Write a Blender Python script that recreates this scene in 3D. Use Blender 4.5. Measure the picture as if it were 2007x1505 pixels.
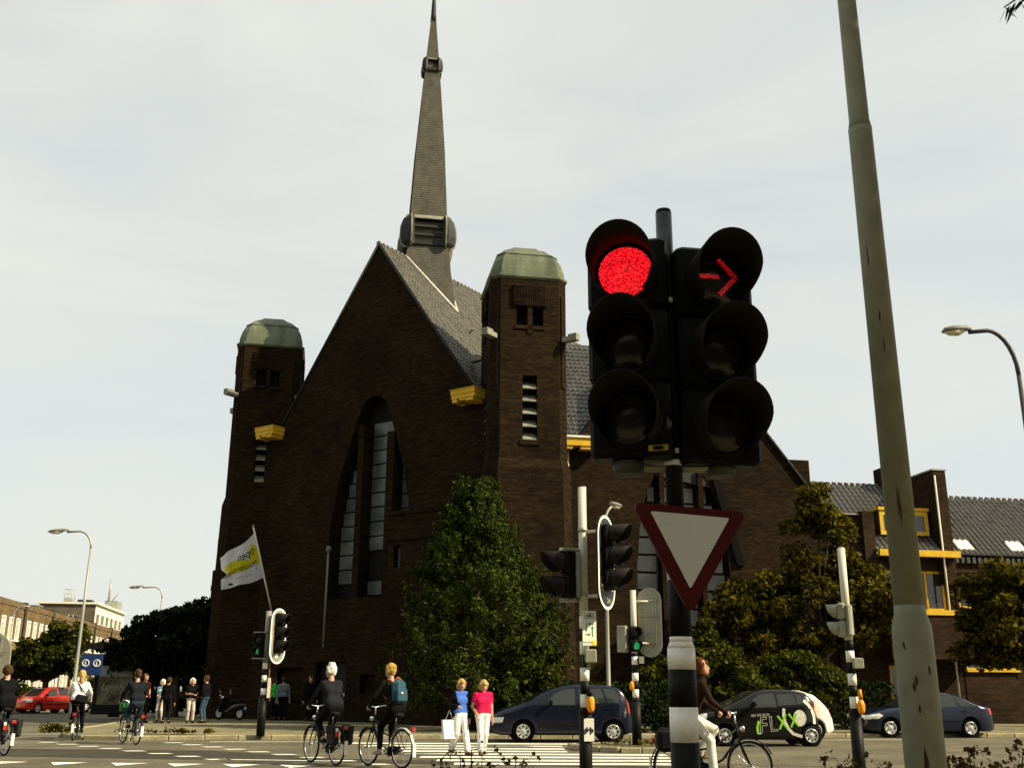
import bpy, bmesh, math, random
import numpy as np
from math import sin, cos, pi, sqrt, radians, atan2
from mathutils import Vector, Matrix
random.seed(7); rng = np.random.default_rng(11)
for o in list(bpy.data.objects): bpy.data.objects.remove(o)
sc = bpy.context.scene; COL = sc.collection

# ---------------------------------------------------------------- camera
cam_d = bpy.data.cameras.new('camera'); cam = bpy.data.objects.new('camera', cam_d); COL.objects.link(cam)
PITCH, ROLL = radians(16.6), radians(0.3)
F = Vector((0, cos(PITCH), sin(PITCH))); R0 = Vector((1, 0, 0)); U0 = Vector((0, -sin(PITCH), cos(PITCH)))
RR = R0*cos(ROLL)+U0*sin(ROLL); UU = -R0*sin(ROLL)+U0*cos(ROLL)
cam.matrix_world = Matrix(((RR.x, UU.x, -F.x, 0), (RR.y, UU.y, -F.y, 0), (RR.z, UU.z, -F.z, 1.4), (0, 0, 0, 1)))
cam_d.sensor_width = 36; cam_d.lens = 36.05; cam_d.clip_start = .1; cam_d.clip_end = 6000
sc.camera = cam

# ---------------------------------------------------------------- sky, sun, exposure
SUN_AZ, SUN_EL = radians(107), radians(38)
w = bpy.data.worlds.new('World'); sc.world = w; w.use_nodes = True
nt = w.node_tree; nt.nodes.clear()
wo = nt.nodes.new('ShaderNodeOutputWorld'); bg = nt.nodes.new('ShaderNodeBackground')
sky = nt.nodes.new('ShaderNodeTexSky'); sky.sky_type = 'NISHITA'; sky.sun_disc = False
sky.sun_elevation = SUN_EL; sky.sun_rotation = SUN_AZ; sky.dust_density = 2.0; sky.air_density = 1.0
tc = nt.nodes.new('ShaderNodeTexCoord'); mp = nt.nodes.new('ShaderNodeMapping'); mp.inputs['Scale'].default_value = (1.0, 1.0, 3.4)
mp.inputs['Rotation'].default_value = (radians(9), radians(14), 0)
no = nt.nodes.new('ShaderNodeTexNoise'); no.inputs['Scale'].default_value = 2.1; no.inputs['Detail'].default_value = 7; no.inputs['Roughness'].default_value = .52; no.inputs['Distortion'].default_value = .5
rp = nt.nodes.new('ShaderNodeValToRGB'); rp.color_ramp.elements[0].position = .30; rp.color_ramp.elements[0].color = (.72, .72, .72, 1)
rp.color_ramp.elements[1].position = .66; rp.color_ramp.elements[1].color = (1, 1, 1, 1)
mx = nt.nodes.new('ShaderNodeMix'); mx.data_type = 'RGBA'; mx.inputs[7].default_value = (4.5, 4.62, 4.28, 1)
L = nt.links.new
L(tc.outputs['Generated'], mp.inputs['Vector']); L(mp.outputs[0], no.inputs['Vector']); L(no.outputs['Fac'], rp.inputs[0])
L(rp.outputs[0], mx.inputs[0]); L(sky.outputs[0], mx.inputs[6]); L(mx.outputs[2], bg.inputs[0]); L(bg.outputs[0], wo.inputs[0])
bg.inputs[1].default_value = 0.10
sd = bpy.data.lights.new('sun', 'SUN'); sd.energy = 5.0; sd.angle = radians(.6); sd.color = (1, .87, .60)
so = bpy.data.objects.new('sun', sd); COL.objects.link(so)
sv = Vector((sin(SUN_AZ)*cos(SUN_EL), cos(SUN_AZ)*cos(SUN_EL), sin(SUN_EL)))
so.rotation_euler = sv.to_track_quat('Z', 'Y').to_euler(); so.location = sv*100
sc.view_settings.view_transform = 'Standard'; sc.view_settings.look = 'None'; sc.view_settings.gamma = 1
sc.view_settings.exposure = 0.85
sc.cycles.max_bounces = 6; sc.cycles.diffuse_bounces = 2; sc.cycles.glossy_bounces = 2; sc.cycles.transparent_max_bounces = 6

# ---------------------------------------------------------------- helpers
MATS = {}
def mat(name, col=(.5, .5, .5), rough=.7, metal=0., var=.18, scale=6., bump=0., bscale=40., spec=.18, emis=None, estr=0., trans=0., coat=0., streak=False, var2=0.):
    """plain procedural surface: base colour broken up by two noises, optional bump"""
    if name in MATS: return MATS[name]
    m = bpy.data.materials.new(name); m.use_nodes = True; n = m.node_tree.nodes; l = m.node_tree.links.new
    b = n['Principled BSDF']; b.inputs['Roughness'].default_value = rough; b.inputs['Metallic'].default_value = metal
    b.inputs['Specular IOR Level'].default_value = spec; b.inputs['Coat Weight'].default_value = coat
    t = n.new('ShaderNodeTexCoord'); z = n.new('ShaderNodeTexNoise'); z.inputs['Scale'].default_value = scale; z.inputs['Detail'].default_value = 6
    src = t.outputs['Object']
    if streak:
        mpn = n.new('ShaderNodeMapping'); mpn.inputs['Scale'].default_value = (1, 1, .12); l(src, mpn.inputs['Vector']); src = mpn.outputs[0]
    l(src, z.inputs['Vector'])
    r = n.new('ShaderNodeValToRGB'); r.color_ramp.elements[0].position = .32; r.color_ramp.elements[1].position = .68
    r.color_ramp.elements[0].color = tuple(c*(1-var) for c in col)+(1,); r.color_ramp.elements[1].color = tuple(min(1, c*(1+var)) for c in col)+(1,)
    l(z.outputs['Fac'], r.inputs[0]); out = r.outputs[0]
    if var2:
        z2 = n.new('ShaderNodeTexNoise'); z2.inputs['Scale'].default_value = scale*9; z2.inputs['Detail'].default_value = 3
        l(t.outputs['Object'], z2.inputs['Vector'])
        r2 = n.new('ShaderNodeValToRGB'); r2.color_ramp.elements[0].position = .35; r2.color_ramp.elements[1].position = .65
        r2.color_ramp.elements[0].color = (1-var2,)*3+(1,); r2.color_ramp.elements[1].color = (1+var2,)*3+(1,)
        l(z2.outputs['Fac'], r2.inputs[0]); mm = n.new('ShaderNodeMix'); mm.data_type = 'RGBA'; mm.blend_type = 'MULTIPLY'; mm.inputs[0].default_value = 1
        l(out, mm.inputs[6]); l(r2.outputs[0], mm.inputs[7]); out = mm.outputs[2]
    l(out, b.inputs['Base Color'])
    if bump:
        zb = n.new('ShaderNodeTexNoise'); zb.inputs['Scale'].default_value = bscale; zb.inputs['Detail'].default_value = 4; l(t.outputs['Object'], zb.inputs['Vector'])
        bp = n.new('ShaderNodeBump'); bp.inputs['Strength'].default_value = bump; bp.inputs['Distance'].default_value = .02
        l(zb.outputs['Fac'], bp.inputs['Height']); l(bp.outputs[0], b.inputs['Normal'])
    if emis: b.inputs['Emission Color'].default_value = tuple(emis)+(1,); b.inputs['Emission Strength'].default_value = estr
    if trans: b.inputs['Transmission Weight'].default_value = trans
    MATS[name] = m; return m

def brickmat(name, c1, c2, mortar, bw=.24, bh=.072, var=.5, moss=False):
    if name in MATS: return MATS[name]
    m = bpy.data.materials.new(name); m.use_nodes = True; n = m.node_tree.nodes; l = m.node_tree.links.new
    b = n['Principled BSDF']; b.inputs['Roughness'].default_value = .9; b.inputs['Specular IOR Level'].default_value = .05
    uv = n.new('ShaderNodeUVMap'); t = n.new('ShaderNodeTexBrick'); t.offset = .5; t.squash = 1
    t.inputs['Scale'].default_value = 1; t.inputs['Mortar Size'].default_value = .009; t.inputs['Brick Width'].default_value = bw; t.inputs['Row Height'].default_value = bh
    t.inputs['Color1'].default_value = tuple(c1)+(1,); t.inputs['Color2'].default_value = tuple(c2)+(1,); t.inputs['Mortar'].default_value = tuple(mortar)+(1,); t.inputs['Bias'].default_value = -.2
    l(uv.outputs[0], t.inputs['Vector'])
    mp2 = n.new('ShaderNodeMapping'); mp2.inputs['Scale'].default_value = (1.1, 6.5, 1); l(uv.outputs[0], mp2.inputs['Vector'])
    z = n.new('ShaderNodeTexNoise'); z.inputs['Scale'].default_value = 1.; z.inputs['Detail'].default_value = 6; l(mp2.outputs[0], z.inputs['Vector'])
    z2 = n.new('ShaderNodeTexNoise'); z2.inputs['Scale'].default_value = .35; z2.inputs['Detail'].default_value = 5; l(uv.outputs[0], z2.inputs['Vector'])
    ad = n.new('ShaderNodeMath'); ad.operation = 'ADD'; l(z.outputs['Fac'], ad.inputs[0]); l(z2.outputs['Fac'], ad.inputs[1])
    r = n.new('ShaderNodeMapRange'); r.inputs[1].default_value = .7; r.inputs[2].default_value = 1.3; r.inputs[3].default_value = 1-var; r.inputs[4].default_value = 1+var
    l(ad.outputs[0], r.inputs[0])
    mm = n.new('ShaderNodeMix'); mm.data_type = 'RGBA'; mm.blend_type = 'MULTIPLY'; mm.inputs[0].default_value = 1
    l(t.outputs[0], mm.inputs[6]); l(r.outputs[0], mm.inputs[7]); l(mm.outputs[2], b.inputs['Base Color'])
    bp = n.new('ShaderNodeBump'); bp.inputs['Strength'].default_value = .5; bp.inputs['Distance'].default_value = .01; bp.invert = True
    l(t.outputs['Fac'], bp.inputs['Height']); l(bp.outputs[0], b.inputs['Normal'])
    MATS[name] = m; return m

def leafmat(name, dark, light, tr=.35):
    """leaf: colour spread by a per-leaf random attribute, some light passes through"""
    if name in MATS: return MATS[name]
    m = bpy.data.materials.new(name); m.use_nodes = True; n = m.node_tree.nodes; l = m.node_tree.links.new
    b = n['Principled BSDF']; b.inputs['Roughness'].default_value = .6; b.inputs['Specular IOR Level'].default_value = .06
    a = n.new('ShaderNodeAttribute'); a.attribute_name = 'rnd'
    r = n.new('ShaderNodeValToRGB'); r.color_ramp.elements[0].color = tuple(dark)+(1,); r.color_ramp.elements[1].color = tuple(light)+(1,)
    l(a.outputs['Fac'], r.inputs[0]); l(r.outputs[0], b.inputs['Base Color'])
    tl = n.new('ShaderNodeBsdfTranslucent'); l(r.outputs[0], tl.inputs[0]); ms = n.new('ShaderNodeMixShader'); ms.inputs[0].default_value = tr
    l(b.outputs[0], ms.inputs[1]); l(tl.outputs[0], ms.inputs[2]); l(ms.outputs[0], n['Material Output'].inputs[0])
    MATS[name] = m; return m

I4 = Matrix.Identity(4)
def T(x=0, y=0, z=0): return Matrix.Translation((x, y, z))
def RZ(d): return Matrix.Rotation(radians(d), 4, 'Z')
def RX(d): return Matrix.Rotation(radians(d), 4, 'X')
def RY(d): return Matrix.Rotation(radians(d), 4, 'Y')

class MB:
    """collects vertices and faces of ONE part, then links it as one mesh object"""
    def __init__(s, xf=None): s.v = []; s.f = []; s.sm = []; s.mi = []; s.xf = xf or I4; s.cur = 0; s.mats = []
    def use(s, m):
        if m not in s.mats: s.mats.append(m)
        s.cur = s.mats.index(m); return s
    def add(s, vs, fs, smooth=False):
        o = len(s.v); s.v += [tuple(s.xf @ Vector(p)) for p in vs]
        for f in fs: s.f.append(tuple(i+o for i in f)); s.sm.append(smooth); s.mi.append(s.cur)
        return s
    def box(s, c, d, bev=0.):
        x, y, z = c; a, b, h = d[0]/2, d[1]/2, d[2]/2
        if not bev:
            return s.add([(x-a, y-b, z-h), (x+a, y-b, z-h), (x+a, y+b, z-h), (x-a, y+b, z-h), (x-a, y-b, z+h), (x+a, y-b, z+h), (x+a, y+b, z+h), (x-a, y+b, z+h)],
                         [(0, 3, 2, 1), (4, 5, 6, 7), (0, 1, 5, 4), (1, 2, 6, 5), (2, 3, 7, 6), (3, 0, 4, 7)])
        e = min(bev, a*.9, b*.9, h*.9); vs = []; rings = []
        for zz, q in ((-h, e), (-h+e, 0), (h-e, 0), (h, e)):
            aa, bb = a-q, b-q
            k = min(e, aa*.9, bb*.9)
            rings.append([(x-aa+k, y-bb, z+zz), (x+aa-k, y-bb, z+zz), (x+aa, y-bb+k, z+zz), (x+aa, y+bb-k, z+zz), (x+aa-k, y+bb, z+zz), (x-aa+k, y+bb, z+zz), (x-aa, y+bb-k, z+zz), (x-aa, y-bb+k, z+zz)])
        return s.loft(rings, True, True)
    def bx(s, x0, x1, y0, y1, z0, z1, bev=0.): return s.box(((x0+x1)/2, (y0+y1)/2, (z0+z1)/2), (x1-x0, y1-y0, z1-z0), bev)
    def loft(s, rings, cap0=False, cap1=False, smooth=False, closed=True):
        n = len(rings[0]); vs = [p for r in rings for p in r]; fs = []
        m = n if closed else n-1
        for i in range(len(rings)-1):
            for j in range(m): fs.append((i*n+j, i*n+(j+1) % n, (i+1)*n+(j+1) % n, (i+1)*n+j))
        s.add(vs, fs, smooth)
        o = len(s.v)-len(vs)
        if cap0: s.f.append(tuple(o+j for j in reversed(range(n)))); s.sm.append(False); s.mi.append(s.cur)
        if cap1: s.f.append(tuple(o+(len(rings)-1)*n+j for j in range(n))); s.sm.append(False); s.mi.append(s.cur)
        return s
    def ring(s, p, d, r, n, ph=0.):
        d = Vector(d).normalized(); a = Vector((0, 0, 1)) if abs(d.z) < .9 else Vector((1, 0, 0))
        e1 = d.cross(a).normalized(); e2 = d.cross(e1); p = Vector(p)
        return [tuple(p+(e1*cos(2*pi*i/n+ph)+e2*sin(2*pi*i/n+ph))*r) for i in range(n)]
    def tube(s, pts, r, n=8, cap=True, smooth=True):
        pts = [Vector(p) for p in pts]; rs = r if isinstance(r, (list, tuple)) else [r]*len(pts); rings = []; e1 = None
        for i, p in enumerate(pts):
            d = (pts[min(i+1, len(pts)-1)]-pts[max(i-1, 0)]).normalized()
            if e1 is None:
                a = Vector((0, 0, 1)) if abs(d.z) < .9 else Vector((1, 0, 0)); e1 = d.cross(a).normalized()
            else: e1 = (e1-d*e1.dot(d)).normalized()
            e2 = d.cross(e1); rings.append([tuple(p+(e1*cos(2*pi*k/n)+e2*sin(2*pi*k/n))*rs[i]) for k in range(n)])
        return s.loft(rings, cap, cap, smooth)
    def lathe(s, prof, n=24, cap=True, smooth=True, xf=None):
        """prof: (radius, z) pairs round the z axis"""
        o = s.xf
        if xf is not None: s.xf = o @ xf
        s.loft([[(r*cos(2*pi*i/n), r*sin(2*pi*i/n), z) for i in range(n)] for r, z in prof], cap, cap, smooth); s.xf = o; return s
    def prism(s, poly, y0, y1, cap=True):
        """polygon in x,z swept along y; both ends capped"""
        n = len(poly); a = sum(poly[i][0]*poly[(i+1) % n][1]-poly[(i+1) % n][0]*poly[i][1] for i in range(n))
        if a < 0: poly = poly[::-1]
        return s.loft([[(x, y1, z) for x, z in poly], [(x, y0, z) for x, z in poly]], cap, cap)
    def poly(s, pts): return s.add(pts, [tuple(range(len(pts)))])
    def panel(s, w0, w1, z0, z1, holes, depth, y=0.):
        """wall face in the x,z plane at y looking to -y, with real rectangular openings and reveals"""
        xs = sorted({w0, w1, *[h[0] for h in holes], *[h[1] for h in holes]}); zs = sorted({z0, z1, *[h[2] for h in holes], *[h[3] for h in holes]})
        for i in range(len(xs)-1):
            for j in range(len(zs)-1):
                cx, cz = (xs[i]+xs[i+1])/2, (zs[j]+zs[j+1])/2
                if any(h[0] < cx < h[1] and h[2] < cz < h[3] for h in holes): continue
                s.add([(xs[i], y, zs[j]), (xs[i+1], y, zs[j]), (xs[i+1], y, zs[j+1]), (xs[i], y, zs[j+1])], [(0, 1, 2, 3)])
        for a, b, c, d in holes:
            Y = y+depth
            s.add([(a, y, c), (b, y, c), (b, Y, c), (a, Y, c)], [(0, 1, 2, 3)]); s.add([(a, y, d), (a, Y, d), (b, Y, d), (b, y, d)], [(0, 1, 2, 3)])
            s.add([(a, y, c), (a, Y, c), (a, Y, d), (a, y, d)], [(0, 1, 2, 3)]); s.add([(b, y, c), (b, y, d), (b, Y, d), (b, Y, c)], [(0, 1, 2, 3)])
        return s
    def mesh(s, name, m=None):
        me = bpy.data.meshes.new(name); me.from_pydata(s.v, [], s.f)
        for mm in (s.mats or [m]): me.materials.append(mm)
        me.polygons.foreach_set('use_smooth', s.sm)
        if s.mats: me.polygons.foreach_set('material_index', s.mi)
        # metric box-projected uv
        uvl = me.uv_layers.new(name='UVMap'); co = np.array(s.v, dtype=np.float64) if s.v else np.zeros((0, 3))
        data = np.zeros((len(me.loops), 2))
        for p in me.polygons:
            nn = p.normal; t = Vector((-nn.y, nn.x, 0))
            if t.length < .25: t = Vector((1, 0, 0)); b = Vector((0, 1, 0))
            else: t.normalize(); b = nn.cross(t)
            for li in p.loop_indices:
                c = co[me.loops[li].vertex_index]; data[li] = (c[0]*t.x+c[1]*t.y+c[2]*t.z, c[0]*b.x+c[1]*b.y+c[2]*b.z)
        uvl.data.foreach_set('uv', data.ravel()); me.update(); return me
    def build(s, name, m=None, parent=None, label=None, kind=None):
        o = bpy.data.objects.new(name, s.mesh(name, m)); COL.objects.link(o)
        if parent is not None: o.parent = parent
        if label: o['label'] = label
        if kind: o['kind'] = kind
        return o

def tag(o, label, cat, group=None):
    o['label'] = label; o['category'] = cat
    if group: o['group'] = group
    return o
def thing(name, label, cat, loc=(0, 0, 0), rz=0., group=None):
    o = bpy.data.objects.new(name, None); COL.objects.link(o); o.location = loc; o.rotation_euler = (0, 0, radians(rz)); o.empty_display_size = .2
    return tag(o, label, cat, group)
def struct(o): o['kind'] = 'structure'; return o
def copy_tree(o, parent=None):
    c = o.copy(); COL.objects.link(c); c.parent = parent
    for ch in list(o.children): copy_tree(ch, c)
    return c
def piece(name, me, parent, mtx):
    o = bpy.data.objects.new(name, me); COL.objects.link(o); o.parent = parent; o.matrix_local = mtx; return o
def torus(mb, R, r, n=28, k=8, xf=None):
    """ring round the y axis (a wheel standing in x,z)"""
    o = mb.xf
    if xf is not None: mb.xf = o @ xf
    vs = []; fs = []
    for i in range(n):
        a = 2*pi*i/n
        for j in range(k):
            b = 2*pi*j/k; q = R+r*cos(b); vs.append((q*cos(a), r*sin(b), q*sin(a)))
    for i in range(n):
        for j in range(k): fs.append((i*k+j, i*k+(j+1) % k, ((i+1) % n)*k+(j+1) % k, ((i+1) % n)*k+j))
    mb.add(vs, fs, True); mb.xf = o; return mb
def textmesh(body, size, extrude=.002, shear=0.):
    cu = bpy.data.curves.new('lettering', 'FONT'); cu.body = body; cu.size = size; cu.extrude = extrude; cu.shear = shear; cu.align_x = 'CENTER'; cu.align_y = 'CENTER'
    cu.resolution_u = 3
    o = bpy.data.objects.new('lettering', cu); COL.objects.link(o); dg = bpy.context.evaluated_depsgraph_get()
    me = bpy.data.meshes.new_from_object(o.evaluated_get(dg)); bpy.data.objects.remove(o); bpy.data.curves.remove(cu); return me
def mapped(name, me, fn, m, parent):
    """lay a flat mesh (x right, y up) on a surface through fn(x, y, z)"""
    for v in me.vertices: v.co = Vector(fn(v.co.x, v.co.y, v.co.z))
    me.materials.clear(); me.materials.append(m); me.update()
    o = bpy.data.objects.new(name, me); COL.objects.link(o); o.parent = parent; return o

# shared materials
BRICK = brickmat('church_brick', (.0125, .0072, .0030), (.028, .0172, .0072), (.010, .0068, .0036))
BRICK2 = brickmat('house_brick', (.024, .0135, .007), (.040, .024, .012), (.022, .016, .010))
BRICK3 = brickmat('street_brick', (.11, .075, .036), (.16, .112, .055), (.13, .10, .06))
TILE = mat('roof_tile', (.082, .075, .056), .42, var=.3, scale=3, var2=.3, spec=.45)
TILE2 = mat('glazed_tile', (.050, .047, .037), .25, var=.3, scale=3, var2=.2, spec=.55)
SLATE = mat('slate', (.074, .069, .050), .6, var=.25, scale=2.5, var2=.25)
LEAD = mat('lead', (.19, .185, .145), .6, var=.25, scale=3)
LEADD = mat('dark_lead', (.022, .023, .021), .6, var=.25, scale=3)
COPPER = mat('copper', (.095, .11, .068), .5, var=.4, scale=1.6, metal=.15, streak=True, var2=.15)
YEL = mat('yellow_paint', (.56, .34, .015), .5, var=.12, scale=3)
STONE = mat('stone', (.28, .27, .21), .8, var=.25, scale=3)
DARK = mat('dark_void', (.006, .006, .006), .8)
GLAZE = mat('church_glass', (.075, .083, .075), .3, var=.45, scale=1.2, spec=.3)
GLASS = mat('window_glass', (.02, .022, .02), .06, var=.2, spec=.8)
WHITE = mat('white_paint', (.72, .70, .62), .5, var=.1, scale=3, var2=.06)
BLACKP = mat('black_paint', (.007, .007, .006), .5, var=.2, spec=.1)
BLACKM = mat('black_polycarbonate', (.0055, .0055, .005), .5, var=.3, scale=5, spec=.08)
GREYP = mat('grey_housing', (.24, .24, .175), .55, var=.12, scale=3, var2=.06)
GALV = mat('galvanised', (.30, .30, .25), .45, metal=.3, var=.15, scale=4, streak=True)
PALE = mat('pale_pole', (.52, .50, .40), .5, var=.1, scale=3, streak=True)
RED = mat('red_reflector', (.5, .015, .01), .3); ORANGE = mat('orange_plastic', (.75, .28, .01), .4)
RUBBER = mat('rubber', (.008, .008, .008), .8, spec=.05); CHROME = mat('chrome', (.7, .7, .68), .18, metal=1, var=.05)
BARK = mat('bark', (.05, .038, .024), .9, var=.4, scale=9, bump=.6)
# ================================================================ the setting: ground, road, pavements
ST = T(2.2, 43.5, 0) @ RZ(10)            # street grid: x along the facades, y into the blocks
CHL = (-6.35, 44.96, 0); CHM = T(*CHL) @ RZ(-35)   # church: x across the gable, y along the ridge
ASPH = mat('asphalt', (.098, .087, .056), .9, var=.28, scale=.5, var2=.16, bump=.3, bscale=60)
ASPHSHADE = mat('shaded_asphalt', (.038, .034, .023), .9, var=.25, scale=.6, var2=.15, bump=.3, bscale=60)
PAVE = brickmat('paving', (.155, .138, .082), (.21, .187, .115), (.10, .09, .055), bw=.3, bh=.3, var=.28)
KERB = mat('kerb_concrete', (.27, .24, .145), .85, var=.25, scale=1.5, var2=.15)
PAINT = mat('road_paint', (.70, .68, .56), .7, var=.12, scale=1.5, var2=.14)
EARTH = mat('earth', (.09, .08, .04), .95, var=.45, scale=1.5, var2=.3, bump=.5, bscale=20)

g = MB(); g.poly([(-2500, -2500, -.01), (2500, -2500, -.01), (2500, 2500, -.01), (-2500, 2500, -.01)]); struct(g.build('ground', mat('far_ground', (.1, .1, .06), .9, var=.3, scale=.02)))
road = MB(); road.poly([(-150, -30, 0), (150, -30, 0), (150, 130, 0), (-150, 130, 0)]); road = struct(road.build('road', ASPH))
dk = MB(); dk.poly([(-17.5, 26.2, .004), (-16, 24.0, .004), (-6.2, 22.3, .004), (4.0, 20.4, .004), (4.4, 21.3, .004), (-3.6, 22.9, .004), (-7.0, 25.6, .004)]); dk.build('shadow_strip', ASPHSHADE, road)  # shadow band across the road, put in as a darker coloured strip

def slab(name, pts, z, m):
    b = MB(); n = len(pts); b.poly([(x, y, z) for x, y in pts])
    for i in range(n):
        (x0, y0), (x1, y1) = pts[i], pts[(i+1) % n]; b.poly([(x0, y0, -.05), (x1, y1, -.05), (x1, y1, z), (x0, y0, z)])
    return struct(b.build(name, m))
FARP = [(70, 45.0), (-4, 32.0), (-6, 31.4), (-8.7, 30.85), (-10.6, 30.3), (-12.0, 30.5), (-13.0, 31.6), (-14.0, 34.2), (-30, 125), (70, 125)]
pav = slab('church_pavement', FARP[::-1], .10, PAVE)
nearp = slab('near_pavement', [(-40, -9), (40, -9), (40, 17.2), (12, 14.9), (6, 14.4), (-3, 14.2), (-40, 9)], .10, PAVE)
leftp = slab('left_pavement', [(-80, 40), (-26, 52), (-38.5, 125), (-110, 125)], .10, PAVE)
isl = [(1.5, 27.3), (1.75, 26.2), (2.6, 25.55), (3.6, 25.5), (4.3, 26.0), (4.4, 26.9), (3.6, 27.7), (2.2, 27.9)]
island = slab('traffic_island', isl, .11, EARTH)
def kerbs(path, parent, wd=.16, ln=1.0, z=.125, maxn=300):
    """single kerb stones laid end to end along a line"""
    me = MB().bx(0, ln-.02, -wd/2, wd/2, -.02, z, .02).mesh('kerb_stone', KERB); n = 0
    for (x0, y0), (x1, y1) in zip(path[:-1], path[1:]):
        d = Vector((x1-x0, y1-y0)); k = max(1, round(d.length/ln)); a = math.degrees(atan2(d.y, d.x))
        for i in range(k):
            if n >= maxn: return
            p = Vector((x0, y0))+d*(i/k); m = T(p.x, p.y, random.uniform(-.006, .006)) @ RZ(a+random.uniform(-.4, .4)) @ Matrix.Diagonal((d.length/k/ln, 1, 1, 1))
            piece('kerb_stone', me, parent, m); n += 1
kerbs([(40, 39.73), (-4, 32.0), (-6, 31.4), (-8.7, 30.85), (-10.6, 30.3), (-12.0, 30.5), (-13.0, 31.6), (-14.0, 34.2), (-20, 68)], pav)
kerbs(isl+isl[:1], island, ln=.5)
# paint: zebra bars, cycle crossing dashes, yield teeth, edge lines
def stripe(name, pts, z=.009):
    b = MB(); b.poly([(x, y, z) for x, y in pts]); return b.build(name, PAINT, road)
for i, y in enumerate((29.3, 28.05, 26.85, 25.7, 24.6, 23.55, 22.5, 21.5)):
    t = (29.3-y)/7.8; xl = -4.3+3.2*t; xr = 3.9-.6*t
    if y > 25.2 and y < 28.2: xr = 1.35
    stripe('zebra_stripe', [(xl, y-.27-.015*(2+xl)), (xr, y-.27+.10), (xr, y+.25+.10), (xl, y+.25-.015*(2+xl))])
def dashes(p0, p1, n, wd=.32, ln=.45):
    p0, p1 = Vector(p0), Vector(p1); d = (p1-p0).normalized(); e = Vector((1, .18)).normalized()
    for i in range(n):
        c = p0+(p1-p0)*(i/(n-1)); a = c-e*ln*.5; b = c+e*ln*.5; q = d*wd*.5
        stripe('crossing_dash', [tuple(a+q), tuple(b+q), tuple(b-q), tuple(a-q)])
dashes((-12.3, 28.9), (-6.0, 22.4), 8); dashes((-9.0, 29.0), (-2.6, 21.2), 9)
for x in (-13.4, -11.1, -9.85, -8.64, -7.43, -6.3, -5.2, -4.1):
    stripe('yield_tooth', [(x-.32, 21.3-.09*(x+8.6)), (x+.05, 20.55-.09*(x+8.6)), (x+.42, 21.25-.09*(x+8.6))])
stripe('edge_line', [(-8.2, 29.55), (-4.4, 29.95), (-4.4, 30.1), (-8.2, 29.7)])
stripe('edge_line', [(5.5, 31.9), (13.2, 33.2), (13.2, 33.34), (5.5, 32.04)])
stripe('edge_line', [(-16.5, 33.6), (-13.6, 34.1), (-13.6, 34.25), (-16.5, 33.75)])
stripe('edge_line', [(-16.2, 30.0), (-14.4, 30.3), (-14.4, 30.9), (-16.2, 30.6)])
stripe('edge_line', [(-6.0, 22.35), (-3.4, 21.95), (-3.4, 22.1), (-6.0, 22.5)])

# ================================================================ roof tiles
def tile_profile(tw, th, amp=1., step=.035):
    """one pantile: x across, y up the slope, z off the slope; 8 quads"""
    us = [0, .2, .45, .72, 1.] if amp == 1 else [0, .14, .5, .86, 1.]; hs = [h*amp for h in ((.062, .018, .0, .03, .062) if amp == 1 else (0, .042, .066, .042, 0))]
    v = [(u*tw, 0, h+step) for u, h in zip(us, hs)]+[(u*tw, th*1.06, h+.004) for u, h in zip(us, hs)]+[(u*tw, .004, h*.3-.01) for u, h in zip(us, hs)]
    f = [(i, i+1, i+6, i+5) for i in range(4)]+[(10+i, 11+i, i+1, i) for i in range(4)]
    return v, f
def tiled_roof(parent, xf, W, Hs, m, tw=.22, th=.30, single=0, skip=None, name='roof_tiles', amp=1., step=.035):
    """pantiles on a slope plane; xf maps (across, up the slope, off the slope); `single` of them as parts of their own"""
    nu, nv = int(W/tw), int(Hs/th); v, f = tile_profile(tw, th, amp, step); va = np.array(v); allv = []; allf = []; k = 0; q = np.array(xf); n1 = 0
    me1 = None
    for j in range(nv):
        for i in range(nu):
            if skip and skip((i+.5)*tw, (j+.5)*th): continue
            if n1 < single:
                if me1 is None:
                    me1 = bpy.data.meshes.new('roof_tile'); me1.from_pydata(v, [], f); me1.materials.append(m)
                piece('roof_tile', me1, parent, xf @ T(i*tw, j*th, rng.uniform(-.004, .004))); n1 += 1; continue
            p = va+np.array((i*tw+rng.uniform(-.006, .006), j*th+rng.uniform(-.006, .006), rng.uniform(-.008, .008))); allv.append(p); allf += [tuple(a+k for a in ff) for ff in f]; k += len(v)
    if not allv: return
    P = np.concatenate(allv); P = P@q[:3, :3].T+q[:3, 3]
    me = bpy.data.meshes.new(name); me.from_pydata(P.tolist(), [], allf); me.materials.append(m)
    o = bpy.data.objects.new(name, me); COL.objects.link(o); o.parent = parent; o['kind'] = 'stuff'; return o
def slope_xf(base, across, up):
    a = Vector(across).normalized(); u_ = Vector(up).normalized(); n = a.cross(u_)
    return Matrix(((a.x, u_.x, n.x, base[0]), (a.y, u_.y, n.y, base[1]), (a.z, u_.z, n.z, base[2]), (0, 0, 0, 1)))

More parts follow.
